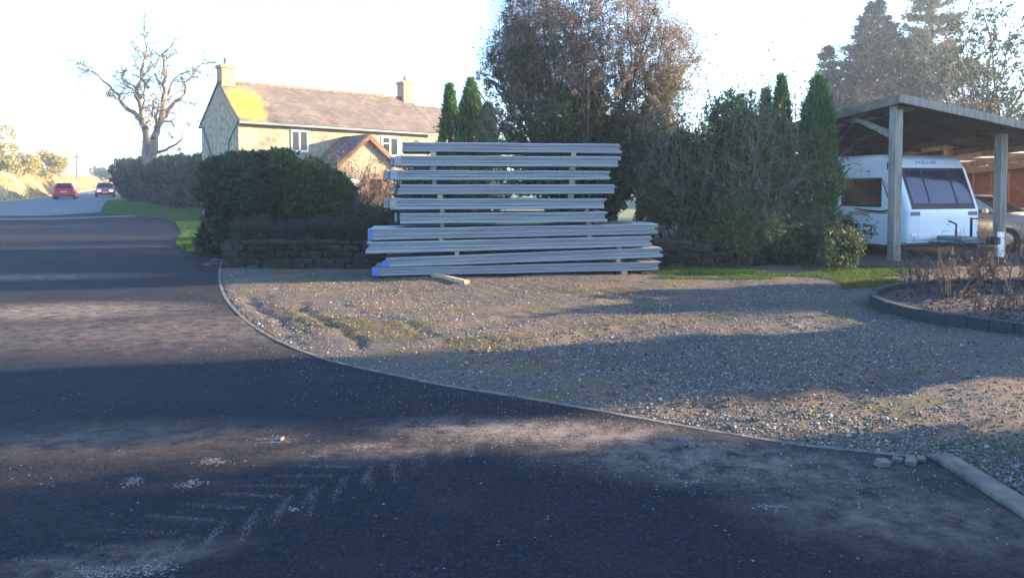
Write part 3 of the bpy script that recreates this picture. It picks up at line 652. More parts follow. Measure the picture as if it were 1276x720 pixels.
# porch
PX, PW, PE, PR, PD = 5.15, 1.5, 2.65, 3.85, 2.0
bm = prism_bm([(PX - PW, -.3), (PX + PW, -.3), (PX + PW, PE), (PX, PR), (PX - PW, PE)], -PD, -.005, 'y'); pc = bm_obj('porch', bm, M_HOUSE, H)
for s in (-1, 1):
    b = bmesh.new(); e0 = Vector((PX + s * (PW + .18), 0, PE - .18 * (PR - PE) / PW)); r0 = Vector((PX + s * .002, 0, PR)); nrm = Vector((s * (PR - PE), 0, PW)).normalized() * .09; uvl = b.loops.layers.uv.new('UVMap')
    vv = [b.verts.new(p) for p in ((e0.x, -PD - .2, e0.z), (e0.x, -.01, e0.z), (r0.x, -.01, r0.z), (r0.x, -PD - .2, r0.z))]; v2 = [b.verts.new(v.co + nrm) for v in vv]
    f = b.faces.new(v2); b.faces.new(vv[::-1])
    for lp, q in zip(f.loops, ((0, 5), (PD, 5), (PD, 7), (0, 7))): lp[uvl].uv = (q[0] + 5, q[1])
    for k in range(4): b.faces.new((vv[k], vv[(k + 1) % 4], v2[(k + 1) % 4], v2[k]))
    bmesh.ops.recalc_face_normals(b, faces=b.faces); bm_obj('porch_roof', b, M_ROOF, pc)
    b = bmesh.new(); dv = (r0 - e0).normalized(); up = Vector((0, 0, 1))
    vv = [b.verts.new((p.x, y_, p.z + zz)) for (p, zz) in ((e0, -.16), (r0, -.16), (r0, .05), (e0, .05)) for y_ in (-PD - .235, -PD - .203)]
    for q in ((0, 2, 4, 6), (7, 5, 3, 1), (0, 1, 3, 2), (2, 3, 5, 4), (4, 5, 7, 6), (6, 7, 1, 0)): b.faces.new([vv[k] for k in q])
    bmesh.ops.recalc_face_normals(b, faces=b.faces); bm_obj('bargeboard', b, M_BROWNW, pc)
dr = box('porch_door', PX - .1, PX + .95, -PD - .05, -PD + .02, 0, 2.1, M_DOOR, pc); box('door_pane', PX + .1, PX + .75, -PD - .058, -PD - .052, 1.1, 1.9, M_GLASS, dr)
box('window', PX - 1.15, PX - .45, -PD - .05, -PD + .02, .9, 1.9, M_UPVC, pc)
# small white slatted fence by the porch
fp = P(427, 232, 27.5); fn = thing('garden_fence', 'low white slatted fence section among bushes by the porch', 'fence', (fp.x, fp.y, TZ), R(20))
for z in (.72, .95): box('rail', -.45, .45, -.015, .015, z, z + .08, M_UPVC, fn)
for x in (-.4, 0, .4): box('post', x - .03, x + .03, .016, .07, -.1, 1.08, M_UPVC, fn)

# ------------------------------------------------------------------ cars
def wheel(parent, x, y, r, w_):
    side = 1 if y > 0 else -1
    wh = mk('wheel', *tubes([(x, y - side * w_, r, x, y, r, r, r)], 20), M_RUB, parent, smooth=False)
    b = bmesh.new(); bmesh.ops.create_circle(b, cap_ends=True, segments=20, radius=r * .995, matrix=Matrix.Translation((x, y + side * .001, r)) @ Matrix.Rotation(R(90), 4, 'X')); bm_obj('tyre', b, M_RUB, wh)
    b = bmesh.new(); bmesh.ops.create_cone(b, cap_ends=True, segments=14, radius1=r * .62, radius2=r * .5, depth=.03, matrix=Matrix.Translation((x, y + side * .012, r)) @ Matrix.Rotation(R(-90 * side), 4, 'X')); bm_obj('rim', b, M_STEEL, wh)
def make_car(name, label, paint, loc, rz, L=4.0, W=1.72, Hh=1.48, group=None, est=False):
    c = thing(name, label, 'car', loc, rz, group); h = L / 2; w = W / 2
    st_ = [(-h, .42, .80, .78), (-h + .06, .30, .90, .88), (-h + .30, .24, .96, .97), (-h * .5, .22, .97, 1), (0, .2, .95, 1), (h * .42, .22, .93, 1), (h * .70, .22, .87, .97), (h - .22, .26, .76, .90), (h - .05, .34, .66, .80), (h, .42, .58, .72)]
    b = bmesh.new(); rings = []
    for (x, zb, zt, kw) in st_:
        q = w * kw; rings.append([b.verts.new(p) for p in ((x, -q * .92, zb), (x, -q, zb + .12), (x, -q, (zb + zt) / 2 + .08), (x, -q * .93, zt), (x, 0, zt + .03), (x, q * .93, zt), (x, q, (zb + zt) / 2 + .08), (x, q, zb + .12), (x, q * .92, zb))])
    for r0, r1 in zip(rings, rings[1:]):
        for k in range(9): b.faces.new((r0[k], r0[(k + 1) % 9], r1[(k + 1) % 9], r1[k]))
    b.faces.new(rings[0][::-1]); b.faces.new(rings[-1]); bmesh.ops.recalc_face_normals(b, faces=b.faces); body = bm_obj('body', b, paint, c, True)
    # cabin
    xb0, xt0, xt1, xb1 = -h + .10, -h + (.42 if not est else .3), h * .12, h * .52; zb = .93; wb, wt = w * .92, w * .70
    co = [(xb0, -wb, zb), (xb1, -wb, zb), (xb1, wb, zb), (xb0, wb, zb), (xt0, -wt, Hh - .03), (xt1, -wt, Hh - .03), (xt1, wt, Hh - .03), (xt0, wt, Hh - .03)]
    b = bmesh.new(); vv = [b.verts.new(p) for p in co]
    for q in ((3, 2, 1, 0), (4, 5, 6, 7), (0, 1, 5, 4), (1, 2, 6, 5), (2, 3, 7, 6), (3, 0, 4, 7)): b.faces.new([vv[k] for k in q])
    bmesh.ops.bevel(b, geom=list(b.edges), offset=.06, segments=2, affect='EDGES'); bmesh.ops.recalc_face_normals(b, faces=b.faces); bm_obj('cabin', b, paint, c, True)
    def quad(nm, i, u0, u1, v0, v1, m_, off=.012):
        a, bb, cc, d = [Vector(co[k]) for k in i]; f = lambda u, v: (a * (1 - u) + bb * u) * (1 - v) + (d * (1 - u) + cc * u) * v
        n_ = (bb - a).cross(d - a).normalized(); cen = Vector((0, 0, 1.1))
        if n_.dot(a - cen) < 0: n_ = -n_
        ps = [f(u0, v0), f(u1, v0), f(u1, v1), f(u0, v1)]; V = [p + n_ * off for p in ps] + [p - n_ * .01 for p in ps]
        mk(nm, V, [(0, 1, 2, 3), (7, 6, 5, 4), (0, 4, 5, 1), (1, 5, 6, 2), (2, 6, 7, 3), (3, 7, 4, 0)], m_, c)
    for i in ((0, 1, 5, 4), (3, 2, 6, 7)): quad('side_window', i, .08, .46, .12, .86, M_GLASS); quad('side_window', i, .50, .88, .12, .86, M_GLASS)
    quad('windscreen', (1, 2, 6, 5), .07, .93, .08, .9, M_GLASS); quad('rear_window', (0, 3, 7, 4), .1, .9, .2, .88, M_GLASS)
    for s in (-1, 1):
        wheel(c, -h * .62, s * (w + .005), .31, .2); wheel(c, h * .62, s * (w + .005), .31, .2)
        bm_obj('rear_lamp', box_bm(-h - .012, -h + .12, s * w * .62 - .09, s * w * .62 + .09, .70, .92, .02), M_LAMPR, c)
        bm_obj('headlight', box_bm(h - .16, h + .005, s * w * .60 - .14, s * w * .60 + .14, .58, .70, .03), M_UPVC, c)
        bm_obj('wing_mirror', box_bm(h * .36, h * .36 + .12, s * (w + .02) - .07 + s * .06, s * (w + .02) + .07 + s * .06, .96, 1.09, .03), paint, c)
    box('rear_bumper', -h - .03, -h + .1, -w * .8, w * .8, .34, .52, M_BLACK if est else paint, c, .02); box('number_plate', -h - .036, -h - .014, -.26, .26, .60, .71, M_YEL, c)
    box('number_plate', h + .004, h + .02, -.26, .26, .44, .54, M_UPVC, c); return c
q = P(82, 247, 73); make_car('hatchback_car', 'bright red hatchback driving away on the main road by the bank', M_RED, (q.x, q.y, hz(q.x, q.y) + .0), R(115), 4.0, 1.76, 1.5)
q = G(137, 245.5); c2 = make_car('oncoming_car', 'dark red car with lit headlights coming round the bend by the hedge', M_DKRED, (q.x - .5, q.y, hz(q.x, q.y)), R(-62), 4.2, 1.78, 1.5)
m_, n_, b_, new_, ln_ = nodes('lit_headlamp'); b_.inputs['Emission Color'].default_value = (1, .93, .8, 1); b_.inputs['Emission Strength'].default_value = 3
for o in c2.children:
    if o.name.startswith('headlight'): o.data.materials.clear(); o.data.materials.append(m_)
make_car('parked_car', 'champagne silver car parked under the open barn behind the caravan hitch', M_CHAMP, (12.8, 21.9, -.02), R(-58), 4.3, 1.78, 1.47)

# ------------------------------------------------------------------ caravan
CT = R(17.5); CC = P(1130, 305, 18.0); cv = thing('caravan', 'white touring caravan parked under the timber carport', 'caravan', (CC.x, CC.y, -.01), CT); CW = 2.15
prf = [(.12, .29), (.02, .41), (0, 1.10), (.08, 1.32), (.40, 2.08), (.60, 2.32), (.95, 2.42), (6.0, 2.40), (6.05, 2.2), (6.05, .29)]
bm = prism_bm(prf, 0, CW, 'x', .09, 3); bm_obj('body', bm, M_WHITE, cv, True)
sp = lambda z: np.interp(z, [.48, 1.10, 1.32, 2.08, 2.32], [.02, 0, .08, .40, .60])
def front_quad(nm, x0, x1, z0, z1, m_, off=.01, parent=cv, th=.02):
    zs = np.linspace(z0, z1, 5); V = []
    for o_ in (-off, th): V += [(x, sp(z) + o_, z) for z in zs for x in (x0, x1)]
    F = [(2 * i, 2 * i + 1, 2 * i + 3, 2 * i + 2) for i in range(4)] + [(10 + 2 * i + 2, 10 + 2 * i + 3, 10 + 2 * i + 1, 10 + 2 * i) for i in range(4)]
    F += [(2 * i, 2 * i + 2, 12 + 2 * i, 10 + 2 * i) for i in range(4)] + [(2 * i + 3, 2 * i + 1, 11 + 2 * i, 13 + 2 * i) for i in range(4)] + [(1, 0, 10, 11), (8, 9, 19, 18)]
    return mk(nm, V, F, m_, parent)
fw = front_quad('front_window', .14, CW - .14, 1.13, 2.09, M_BLACK, .006)
for (x0, x1) in ((.22, .66), (.72, 1.46), (1.52, 1.94)):
    front_quad('curtain', x0, x1, 1.26, 2.02, M_CURT, .010, fw, .0); front_quad('pane', x0, x1, 1.26, 2.02, None, .022, fw, -.018)
mg, n_, b_, new_, ln_ = nodes('clear_glaze'); b_.inputs['Base Color'].default_value = (.75, .75, .85, 1); b_.inputs['Roughness'].default_value = .05
tr_ = new_('ShaderNodeBsdfTransparent'); tr_.inputs[0].default_value = (.62, .62, .72, 1); gl = new_('ShaderNodeBsdfGlossy'); gl.inputs['Roughness'].default_value = .08; mx = new_('ShaderNodeMixShader'); mx.inputs[0].default_value = .05
ln_(tr_.outputs[0], mx.inputs[1]); ln_(gl.outputs[0], mx.inputs[2]); ln_(mx.outputs[0], n_.nodes['Material Output'].inputs[0])
for o in list(fw.children):
    if o.name.startswith('pane'): o.data.materials.append(mg)
def text(name, body, size, m_, parent, mtx, shear=.25, sx=1.2):
    cu = bpy.data.curves.new(name, 'FONT'); cu.body = body; cu.size = size; cu.shear = shear; cu.extrude = .002; cu.align_x = 'CENTER'; cu.align_y = 'CENTER'
    o = bpy.data.objects.new('t', cu); sc.collection.objects.link(o); dg = bpy.context.evaluated_depsgraph_get(); me = bpy.data.meshes.new_from_object(o.evaluated_get(dg)); bpy.data.objects.remove(o)
    me.transform(mtx @ Matrix.Scale(sx, 4, (1, 0, 0))); me.materials.clear(); return link(name, me, m_, parent)
zt = 2.215; ys = sp(zt); sl_ = math.atan2(.24, .20)
text('lettering', 'STELLAR', .11, M_GREYPL, cv, Matrix.Translation((1.0, ys - .006, zt)) @ Matrix.Rotation(math.atan2(.24, .20), 4, 'X'), .3, 1.5)
sw = box('side_window', -.012, .01, .80, 2.15, 1.16, 1.86, M_BLACK, cv, .004); box('pane', -.018, -.011, .84, 2.11, 1.2, 1.82, M_GLASS, sw)
def stripe(nm, pts, w_, m_):
    V = []; F = []
    for i, p in enumerate(pts):
        a = pts[max(0, i - 1)]; c = pts[min(len(pts) - 1, i + 1)]; d = Vector((c[0] - a[0], c[1] - a[1])).normalized(); k = math.sin(math.pi * (i + .15) / (len(pts) - .7)) ** .5
        for s in (-1, 1): V += [(-.010, p[0] - d.y * s * w_ * k, p[1] + d.x * s * w_ * k)]
    F = [(2 * i, 2 * i + 1, 2 * i + 3, 2 * i + 2) for i in range(len(pts) - 1)]; mk(nm, V, F, m_, cv)
sp_ = [(p.x, p.y) for p in smooth_path([(.80, 1.86, 0), (.62, 1.5, 0), (.50, 1.16, 0), (.62, 1.06, 0), (1.1, 1.06, 0), (1.7, 1.11, 0)], 3)]
stripe('graphic_stripe', sp_, .022, M_BLACK); stripe('graphic_stripe', [(a - .10, c - .04) for a, c in sp_], .012, M_GREYPL)
text('lettering', 'ELEGANT', .12, M_BLACK, cv, Matrix.Translation((-.012, 1.55, .99)) @ Matrix.Rotation(R(-90), 4, 'Z') @ Matrix.Rotation(R(90), 4, 'X'), .3, 1.1)
for (nm, y0, y1, z0, z1, m_) in (('locker_hatch', 1.22, 1.40, .44, .80, M_UPVC), ('vent', 1.27, 1.36, .66, .76, M_GREYPL), ('socket_cover', 1.26, 1.37, .50, .60, M_BLACK), ('grab_handle', .56, .62, 2.05, 2.22, M_BLACK)):
    box(nm, -.014 if m_ is M_UPVC else -.024, .005, y0, y1, z0, z1, m_, cv, .003)
box('skirt', -.016, .01, .3, 6, .27, .36, M_UPVC, cv, .004); box('side_lamp', -.02, .0, .38, .44, .46, .5, M_LAMPR, cv)
for x in (.1, CW - .36): front_quad('marker_lamp', x, x + .26, .98, 1.07, M_GREYPL, .012)
fp_ = front_quad('gas_locker_lid', .34, CW - .28, .44, .96, M_WHITE, .008); box('number_panel', .95, 1.3, -.005, .03, .40, .47, M_YEL, cv); box('front_lamp', .1, .28, -.012, .03, .5, .55, M_UPVC, cv)
V, F = tubes([(.45, .9, .33, 1.05, -1.0, .42, .045, .04), (1.7, .9, .33, 1.09, -1.0, .42, .045, .04), (1.07, -.75, .42, 1.07, -1.35, .42, .05, .05)], 8); hb = mk('drawbar', V, F, M_STEEL, cv)
box('hitch_cover', .82, 1.32, -.72, -.02, .42, .52, M_GREYPL, hb, .02); box('coupling', 1.0, 1.14, -1.45, -1.15, .40, .56, M_BLACK, hb, .03)
V, F = tubes([(1.2, -.62, .18, 1.2, -.62, .95, .028, .028), (1.2, -.62, .93, 1.2, -.80, .93, .015, .015), (.95, -.45, .5, .95, -.45, .80, .02, .02), (.95, -.45, .8, .95, -.25, .86, .02, .02)], 8); mk('handbrake_lever', V, F, M_BLACK, hb)
jw = mk('jockey_wheel', *tubes([(1.16, -.62, .11, 1.24, -.62, .11, .11, .11)], 14), M_RUB, hb)
b = bmesh.new(); bmesh.ops.create_circle(b, cap_ends=True, segments=14, radius=.108, matrix=Matrix.Translation((1.158, -.62, .11)) @ Matrix.Rotation(R(90), 4, 'Y')); bm_obj('hub', b, M_STEEL, jw)
for x in (.12, CW - .12):
    V, F = tubes([(x, 3.3, .33, x + (.16 if x < 1 else -.16), 3.3, .33, .32, .32)], 20); wh = mk('wheel', V, F, M_RUB, cv)
    for y_ in (.55, 5.4): V, F = tubes([(x + .1 * (1 if x < 1 else -1), y_, 0.01, x + .1 * (1 if x < 1 else -1), y_ + .1, .38, .03, .03)], 6); mk('corner_steady', V, F, M_STEEL, cv)
box('chassis', .2, CW - .2, .3, 5.9, .22, .31, M_BLACK, cv)
# ------------------------------------------------------------------ timber carport over the caravan
PC = P(1114, 300, 17.3); cp = thing('carport', 'timber carport with thick square posts and flat mossy roof over the caravan', 'carport', (PC.x, PC.y, 0), CT)
RW, RD = 4.6, 5.7
def rzf(x, y): return 3.50 - .14 * x - .088 * y
def tilt_box(nm, x0, x1, y0, y1, dz0, dz1, m_, parent=cp, bev=0):
    V = [(x, y, rzf(x, y) + d) for d in (dz0, dz1) for (x, y) in ((x0, y0), (x1, y0), (x1, y1), (x0, y1))]
    return mk(nm, V, [(3, 2, 1, 0), (4, 5, 6, 7), (0, 1, 5, 4), (1, 2, 6, 5), (2, 3, 7, 6), (3, 0, 4, 7)], m_, parent)
M_MOSSY = mat('mossy_sheet', (.10, .11, .06), (.20, .19, .15), 3, .9, .4, 20); M_RUSTY = mat('dark_roof_sheet', (.02, .019, .018), (.04, .034, .03), 2, .85, .3, 20)
for i in range(5):
    for j in range(3): tilt_box('roof_sheet', -.15 + i * .96 + .004, -.15 + (i + 1) * .96, -.28 + j * 2.0 + .004, -.28 + (j + 1) * 2.0, .0 + .004 * ((i + j) % 2), .03 + .004 * ((i + j) % 2), M_MOSSY if i == 0 else M_RUSTY)
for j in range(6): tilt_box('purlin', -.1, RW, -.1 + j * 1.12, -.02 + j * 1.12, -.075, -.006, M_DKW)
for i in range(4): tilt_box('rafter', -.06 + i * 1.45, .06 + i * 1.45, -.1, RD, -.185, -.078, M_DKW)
tilt_box('fascia', -.2, RW + .1, -.335, -.285, -.12, .06, M_WOODG); tilt_box('fascia', -.205, -.155, -.28, RD + .1, -.13, .055, M_MOSSY)
for (x, y) in ((0, 0), (3.42, .35), (0, 5.4), (3.6, 5.4)):
    s = .10; z1 = rzf(x, y) - .19; bm = box_bm(x - s, x + s, y - s, y + s, -.05, z1 + (.08 if y < 1 else 0), .012, 2); bm_obj('post', bm, M_WOODG, cp)
V = [(-.09, .15, 2.85), (-.09, 1.1, rzf(0, 1.1) - .19), (-.09, 1.25, rzf(0, 1.2) - .19), (-.09, .15, 2.72)]
for x in (-.07, .05): mk('knee_brace', [(x + dx, p[1], p[2]) for dx in (0, .04) for p in V], [(0, 1, 2, 3), (7, 6, 5, 4), (0, 4, 5, 1), (1, 5, 6, 2), (2, 6, 7, 3), (3, 7, 4, 0)], M_WOODG, cp)
# open barn beyond with translucent sheets
bn = thing('open_barn', 'open sided barn with pale translucent roof sheets and brown board back wall', 'barn', (11.5, 20.6, 0), CT)
mT, n_, b_, new_, ln_ = nodes('translucent_sheet'); b_.inputs['Base Color'].default_value = (.62, .56, .44, 1); b_.inputs['Roughness'].default_value = .7
t_ = new_('ShaderNodeBsdfTranslucent'); t_.inputs[0].default_value = (.95, .88, .74, 1); mx = new_('ShaderNodeMixShader'); mx.inputs[0].default_value = .8; ln_(b_.outputs[0], mx.inputs[1]); ln_(t_.outputs[0], mx.inputs[2]); ln_(mx.outputs[0], n_.nodes['Material Output'].inputs[0])
def rz2(x, y): return 2.95 - .075 * y + .02 * x
rzf_old = rzf; rzf = rz2
for i in range(8):
    for j in range(5): tilt_box('roof_sheet', i * 1.3 + .01, (i + 1) * 1.3, j * 2.2 + .004, (j + 1) * 2.2, .004 * ((i + j) % 2), .02 + .004 * ((i + j) % 2), mT if j > 0 else M_RUSTY, bn)
for j in range(9): tilt_box('purlin', 0, 10.4, j * 1.36, j * 1.36 + .07, -.10, -.006, M_OLDW, bn)
for i in range(4): tilt_box('rafter', i * 3.4, i * 3.4 + .12, 0, 11, -.3, -.106, M_OLDW, bn)
for i in range(4):
    for y_ in (.2, 10.8): box('post', i * 3.4 - .02, i * 3.4 + .14, y_ - .08, y_ + .08, -.05, rz2(i * 3.4, y_) - .305, M_OLDW, bn)
for i in range(26): box('back_or_added_wall_board', i * .4 + .004, i * .4 + .396, 11.0 + .01 * (i % 2), 11.03 + .01 * (i % 2), -.05, rz2(i * .4, 11) - .02, M_BROWNW, bn)
for i in range(28): box('back_or_added_wall_board', 10.42 + .01 * (i % 2), 10.45 + .01 * (i % 2), i * .4 + .004, i * .4 + .396, -.05, rz2(10.4, i * .4 + .4) - .02, M_BROWNW, bn)  # end wall out of view, added to keep the sun out of the barn
rzf = rzf_old
wp = P(1246.5, 320, 18.2); wb = thing('marker_board', 'short white painted board standing upright beside the carport post', 'board', (wp.x, wp.y, -.01), R(20))
box('board', -.10, .10, -.02, .02, 0, .60, M_UPVC, wb, .006); box('stake', -.03, .03, .021, .06, -.1, .5, M_OLDW, wb)

# ------------------------------------------------------------------ planting bed with block edging
BC, BR = Vector((7.95, 10.0, 0)), (3.15, 2.5)
bd = thing('flower_bed', 'raised oval flower bed with dark block edging and brown mulch', 'flower bed', (BC.x, BC.y, 0))
nb_ = 72; blk = box_bm(-.5, .5, -.5, .5, -.5, .5, .05, 1); bme = bpy.data.meshes.new('edging_block'); blk.to_mesh(bme); blk.free(); bme.materials.append(M_EDGE)
for i in range(nb_):
    a = 2 * math.pi * i / nb_; x, y = BR[0] * math.cos(a), BR[1] * math.sin(a); d = Vector((-BR[0] * math.sin(a), BR[1] * math.cos(a), 0)); L = d.length * 2 * math.pi / nb_
    o = bpy.data.objects.new('edging_block', bme); sc.collection.objects.link(o); o.parent = bd; o.location = (x, y, .06 + random.uniform(-.008, .008)); o.scale = (L * .985, .10, .2); o.rotation_euler = (random.uniform(-.05, .05), random.uniform(-.02, .02), math.atan2(d.y, d.x) + random.uniform(-.03, .03))
rr = 26; V = [(0, 0, .17)]; nA = 64
for k in range(1, rr + 1):
    f = k / rr
    for i in range(nA):
        a = 2 * math.pi * i / nA; x, y = (BR[0] - .04) * f * math.cos(a), (BR[1] - .04) * f * math.sin(a); V.append((x, y, .09 + .08 * (1 - f * f) + random.uniform(-.014, .014)))
F = [(0, 1 + i, 1 + (i + 1) % nA) for i in range(nA)] + [(1 + (k - 1) * nA + i, 1 + k * nA + i, 1 + k * nA + (i + 1) % nA, 1 + (k - 1) * nA + (i + 1) % nA) for k in range(1, rr) for i in range(nA)]
mk('mulch', V, F, M_MULCH, bd)
n = 9000; a = rng.uniform(0, 6.283, n); f = np.sqrt(rng.random(n)) * .97; C = np.stack([BR[0] * f * np.cos(a), BR[1] * f * np.sin(a), .095 + .08 * (1 - f * f)], 1)
L_CHIP = leafmat('bark_chip', [(.03, .02, .018), (.08, .056, .048), (.16, .12, .105), (.05, .035, .03)], 0, .9)
V, F = leaves(rng, C, np.tile([1., 0, .1], (n, 1)), .035, .02, 1.2); tag(mk('bark_chips', V, F, L_CHIP, bd), kind='stuff')
# ------------------------------------------------------------------ vegetation
def put_tree(name, label, loc, S, rad_n, bark, crown, group=None, category='tree', twigmat=None, split=2, crown_name='crown'):
    """S: branch segments (m,9) world; crown: list of (V,F,mat) world"""
    t = thing(name, label, category, loc, 0, group)
    if S is not None and len(S):
        S = np.array(S); a, c = S[S[:, 8] < split], S[S[:, 8] >= split]
        if len(a):
            multi = (a[:, 2] < a[:, 2].min() + .15).sum() > 2; o = mk('stems' if multi else 'trunk', *tubes(a[:, :8], rad_n), bark, t, world=True)
            if multi: tag(o, kind='stuff')
        if len(c): tag(mk('twigs', *tubes(c[:, :8], 3), twigmat or bark, t, world=True), kind='stuff')
    for (V, F, m_) in crown: mk(crown_name, V, F, m_, t, world=True)
    return t
def lobes_leaves(rng, lobes, per_area, length, width, m_, gap=.15, freq=2.2, up=.35, jit=.7, inner=.55):
    """leaf shells over a union of ellipsoids (cx,cy,cz,rx,ry,rz)"""
    out = []; nz = N3(rng, freq); nz2 = N3(rng, freq * 3)
    for (cx, cy, cz, rx, ry, rz) in lobes:
        area = 4 * math.pi * ((rx * ry) ** 1.6 / 3 + (rx * rz) ** 1.6 / 3 + (ry * rz) ** 1.6 / 3) ** (1 / 1.6); n = int(area * per_area)
        d = unit(rng.normal(0, 1, (n, 3))); r = inner + (1 - inner) * rng.random(n) ** .6
        C = np.array([cx, cy, cz]) + d * np.array([rx, ry, rz]) * (r * (1 + .18 * nz(d * 2 + cx)))[:, None]
        k = (nz(C) + .6 * nz2(C) > -1.2 + gap * 4) | (r < inner + .2); C, d = C[k], d[k]
        out.append(leaves(rng, C, d + np.array([0, 0, up]), length, width, jit))
    V, F = cat(out); return V, F, m_
def hedge_lobes(rng, pts, w_, z0, h, n, s, ex=.7):
    """lobes filling a hedge along a polyline"""
    pts = [Vector(p) for p in pts]; L = [0]
    for a, c in zip(pts, pts[1:]): L.append(L[-1] + (c - a).length)
    out = []
    for _ in range(n):
        t = rng.random() * L[-1]; i = max(k for k in range(len(L) - 1) if L[k] <= t); p = pts[i].lerp(pts[i + 1], (t - L[i]) / (L[i + 1] - L[i])); d = (pts[i + 1] - pts[i]).normalized(); nn = Vector((-d.y, d.x, 0))
        hh = h(t / L[-1]) if callable(h) else h; q = p + nn * rng.uniform(-.5, .5) * w_; zb = z0(q) if callable(z0) else z0
        r = s * rng.uniform(.7, 1.25); z = zb + r * .6 + (hh - r * 1.5) * rng.random() ** ex
        out.append((q.x, q.y, z, r * 1.1, r, r * rng.uniform(.8, 1.1)))
    return out
def gz(q): return hz(q.x, q.y)
def stems(rng, base, n, spread, h, r=.02, lean=.5, kids=(5, 4), maxd=2, wander=.16, up=.03, shrink=.5, nseg=6):
    S = []
    for _ in range(n):
        a = rng.uniform(0, 6.28); f = rng.random() ** .6; p = np.array(base) + np.array([math.cos(a), math.sin(a), 0]) * spread * .35 * f
        d = np.array([math.cos(a) * lean * f, math.sin(a) * lean * f, 1]); grow(rng, p, d, h * rng.uniform(.6, 1.1), r * rng.uniform(.6, 1.2), nseg, wander, up, kids, 0, S, maxd, shrink)
    return S
def twig_pts(rng, S, n, mind, wh=None):
    A = np.array([s for s in S if s[8] >= mind]); L = np.linalg.norm(A[:, 3:6] - A[:, :3], axis=1); i = rng.choice(len(A), n, p=L / L.sum()); t = rng.random((n, 1))
    return A[i, :3] * (1 - t) + A[i, 3:6] * t + rng.normal(0, .03, (n, 3)), A[i, 3:6] - A[i, :3]

# near clipped hedge by the lane (holly-dark), two masses
hl = hedge_lobes(rng, [(-7.0, 19.0, 0), (-5.95, 18.3, 0)], .9, -.15, lambda t: 2.42 + .2 * math.sin(t * 3.1), 60, .42, 1.0)
V, F, m_ = lobes_leaves(rng, hl, 620, .085, .052, L_HEDGE, .12)
put_tree('hedge', 'tall rounded dark evergreen hedge end standing by the lane and stone wall', (-6.6, 18.9, 0), stems(rng, (-6.6, 18.9, 0), 14, 1.6, 1.9, .03), 5, M_BARK, [(V, F, m_)], None, 'hedge', crown_name='foliage')
hl = hedge_lobes(rng, [(-5.9, 19.3, 0), (-4.3, 19.5, 0)], 1.0, TZ - .1, lambda t: 2.25 - .75 * t ** 2, 48, .42)
V, F, m_ = lobes_leaves(rng, hl, 600, .085, .05, L_MIX, .15); V2, F2, m2 = lobes_leaves(rng, hl[:30], 500, .07, .045, L_HEDGE, .12)
put_tree('hedge', 'mid green bushy hedge sloping down towards the cottage porch', (-5.1, 19.4, TZ), stems(rng, (-5.1, 19.4, TZ), 10, 1.4, 1.4, .025), 5, M_BARK, [(V, F, m_), (V2, F2, m2)], None, 'hedge', crown_name='foliage')
# long hedge along the main road
p0, p1 = G(236, 270), G(150, 250)
hp = [(-13.5, 43, 0), (-19, 47.8, 0), (-26, 58, 0), (-34.5, 71, 0)]
hl = hedge_lobes(rng, hp, 1.6, lambda q: hz(q.x, q.y), 3.5, 230, .85)
V, F, m_ = lobes_leaves(rng, hl, 75, .24, .15, L_HEDGE, .1)
put_tree('hedge', 'long clipped dark hedge above the grass verge of the main road', (-19, 47.8, .3), None, 5, M_BARK, [(V, F, m_)], None, 'hedge', crown_name='foliage')
hl = hedge_lobes(rng, [(-31, 72, 0), (-38, 86, 0), (-47, 98, 0)], 1.6, lambda q: hz(q.x, q.y), 3.6, 60, 1.1)
V, F, m_ = lobes_leaves(rng, hl, 60, .3, .18, L_BEECH, .1)
put_tree('hedge', 'brown winter hedge beyond the dark hedge along the road', (-36, 82, .7), None, 5, M_BARK, [(V, F, m_)], None, 'hedge', crown_name='foliage')

# bare oak behind the road hedge
S = []; DB = 57; MINR = .026
def limb(px, r0, r1, dj=0, kids=7, kl=2.2, dep=1, sub=3):
    pts = [np.array(P(a, c, DB + dj * i)) for i, (a, c) in enumerate(px)]; n = len(pts) - 1
    for i in range(n):
        m_ = 3
        for k in range(m_):
            a = pts[i] * (1 - k / m_) + pts[i + 1] * (k / m_); c = pts[i] * (1 - (k + 1) / m_) + pts[i + 1] * ((k + 1) / m_)
            ra, rb = r0 + (r1 - r0) * (i + k / m_) / n, r0 + (r1 - r0) * (i + (k + 1) / m_) / n
            if k: a = last
            c = c + rng.normal(0, .07, 3); last = c; S.append((*a, *c, ra, rb, 0 if ra > .06 else 1))
            if i > 0 and rng.random() < kids / (n * m_): 
                d = unit(c - a + rng.normal(0, .8, 3) * np.linalg.norm(c - a)); grow(rng, c, d, kl * rng.uniform(.5, 1.1), max(.035, rb * .5), 6, .3, .02, (11, 8, 4), dep, S, sub, .55, .9)
        if m_: pts[i + 1] = last
    grow(rng, pts[-1], pts[-1] - pts[-2], kl, r1, 5, .28, .02, (8, 6, 4), dep, S, sub, .55, .9)
limb([(188, 240), (187, 215), (186, 198)], .46, .38, 0, 0)
limb([(185, 200), (181, 172), (177, 145), (172, 118), (178, 92), (184, 64)], .32, .07, .25, 15, 2.6)
limb([(187, 200), (194, 172), (200, 150), (204, 122), (207, 98), (202, 76)], .32, .07, -.25, 15, 2.6)
limb([(178, 150), (162, 137), (147, 120), (130, 102), (114, 87)], .19, .04, -.3, 9)
limb([(203, 147), (214, 133), (229, 117), (236, 98), (246, 82)], .18, .04, .3, 9)
limb([(176, 122), (166, 106), (156, 100)], .14, .03, .2, 4, 1.6); limb([(196, 190), (212, 184), (224, 176), (230, 165)], .13, .03, -.3, 4, 1.5); limb([(205, 125), (214, 105), (222, 92)], .12, .03, .1, 4, 1.6)
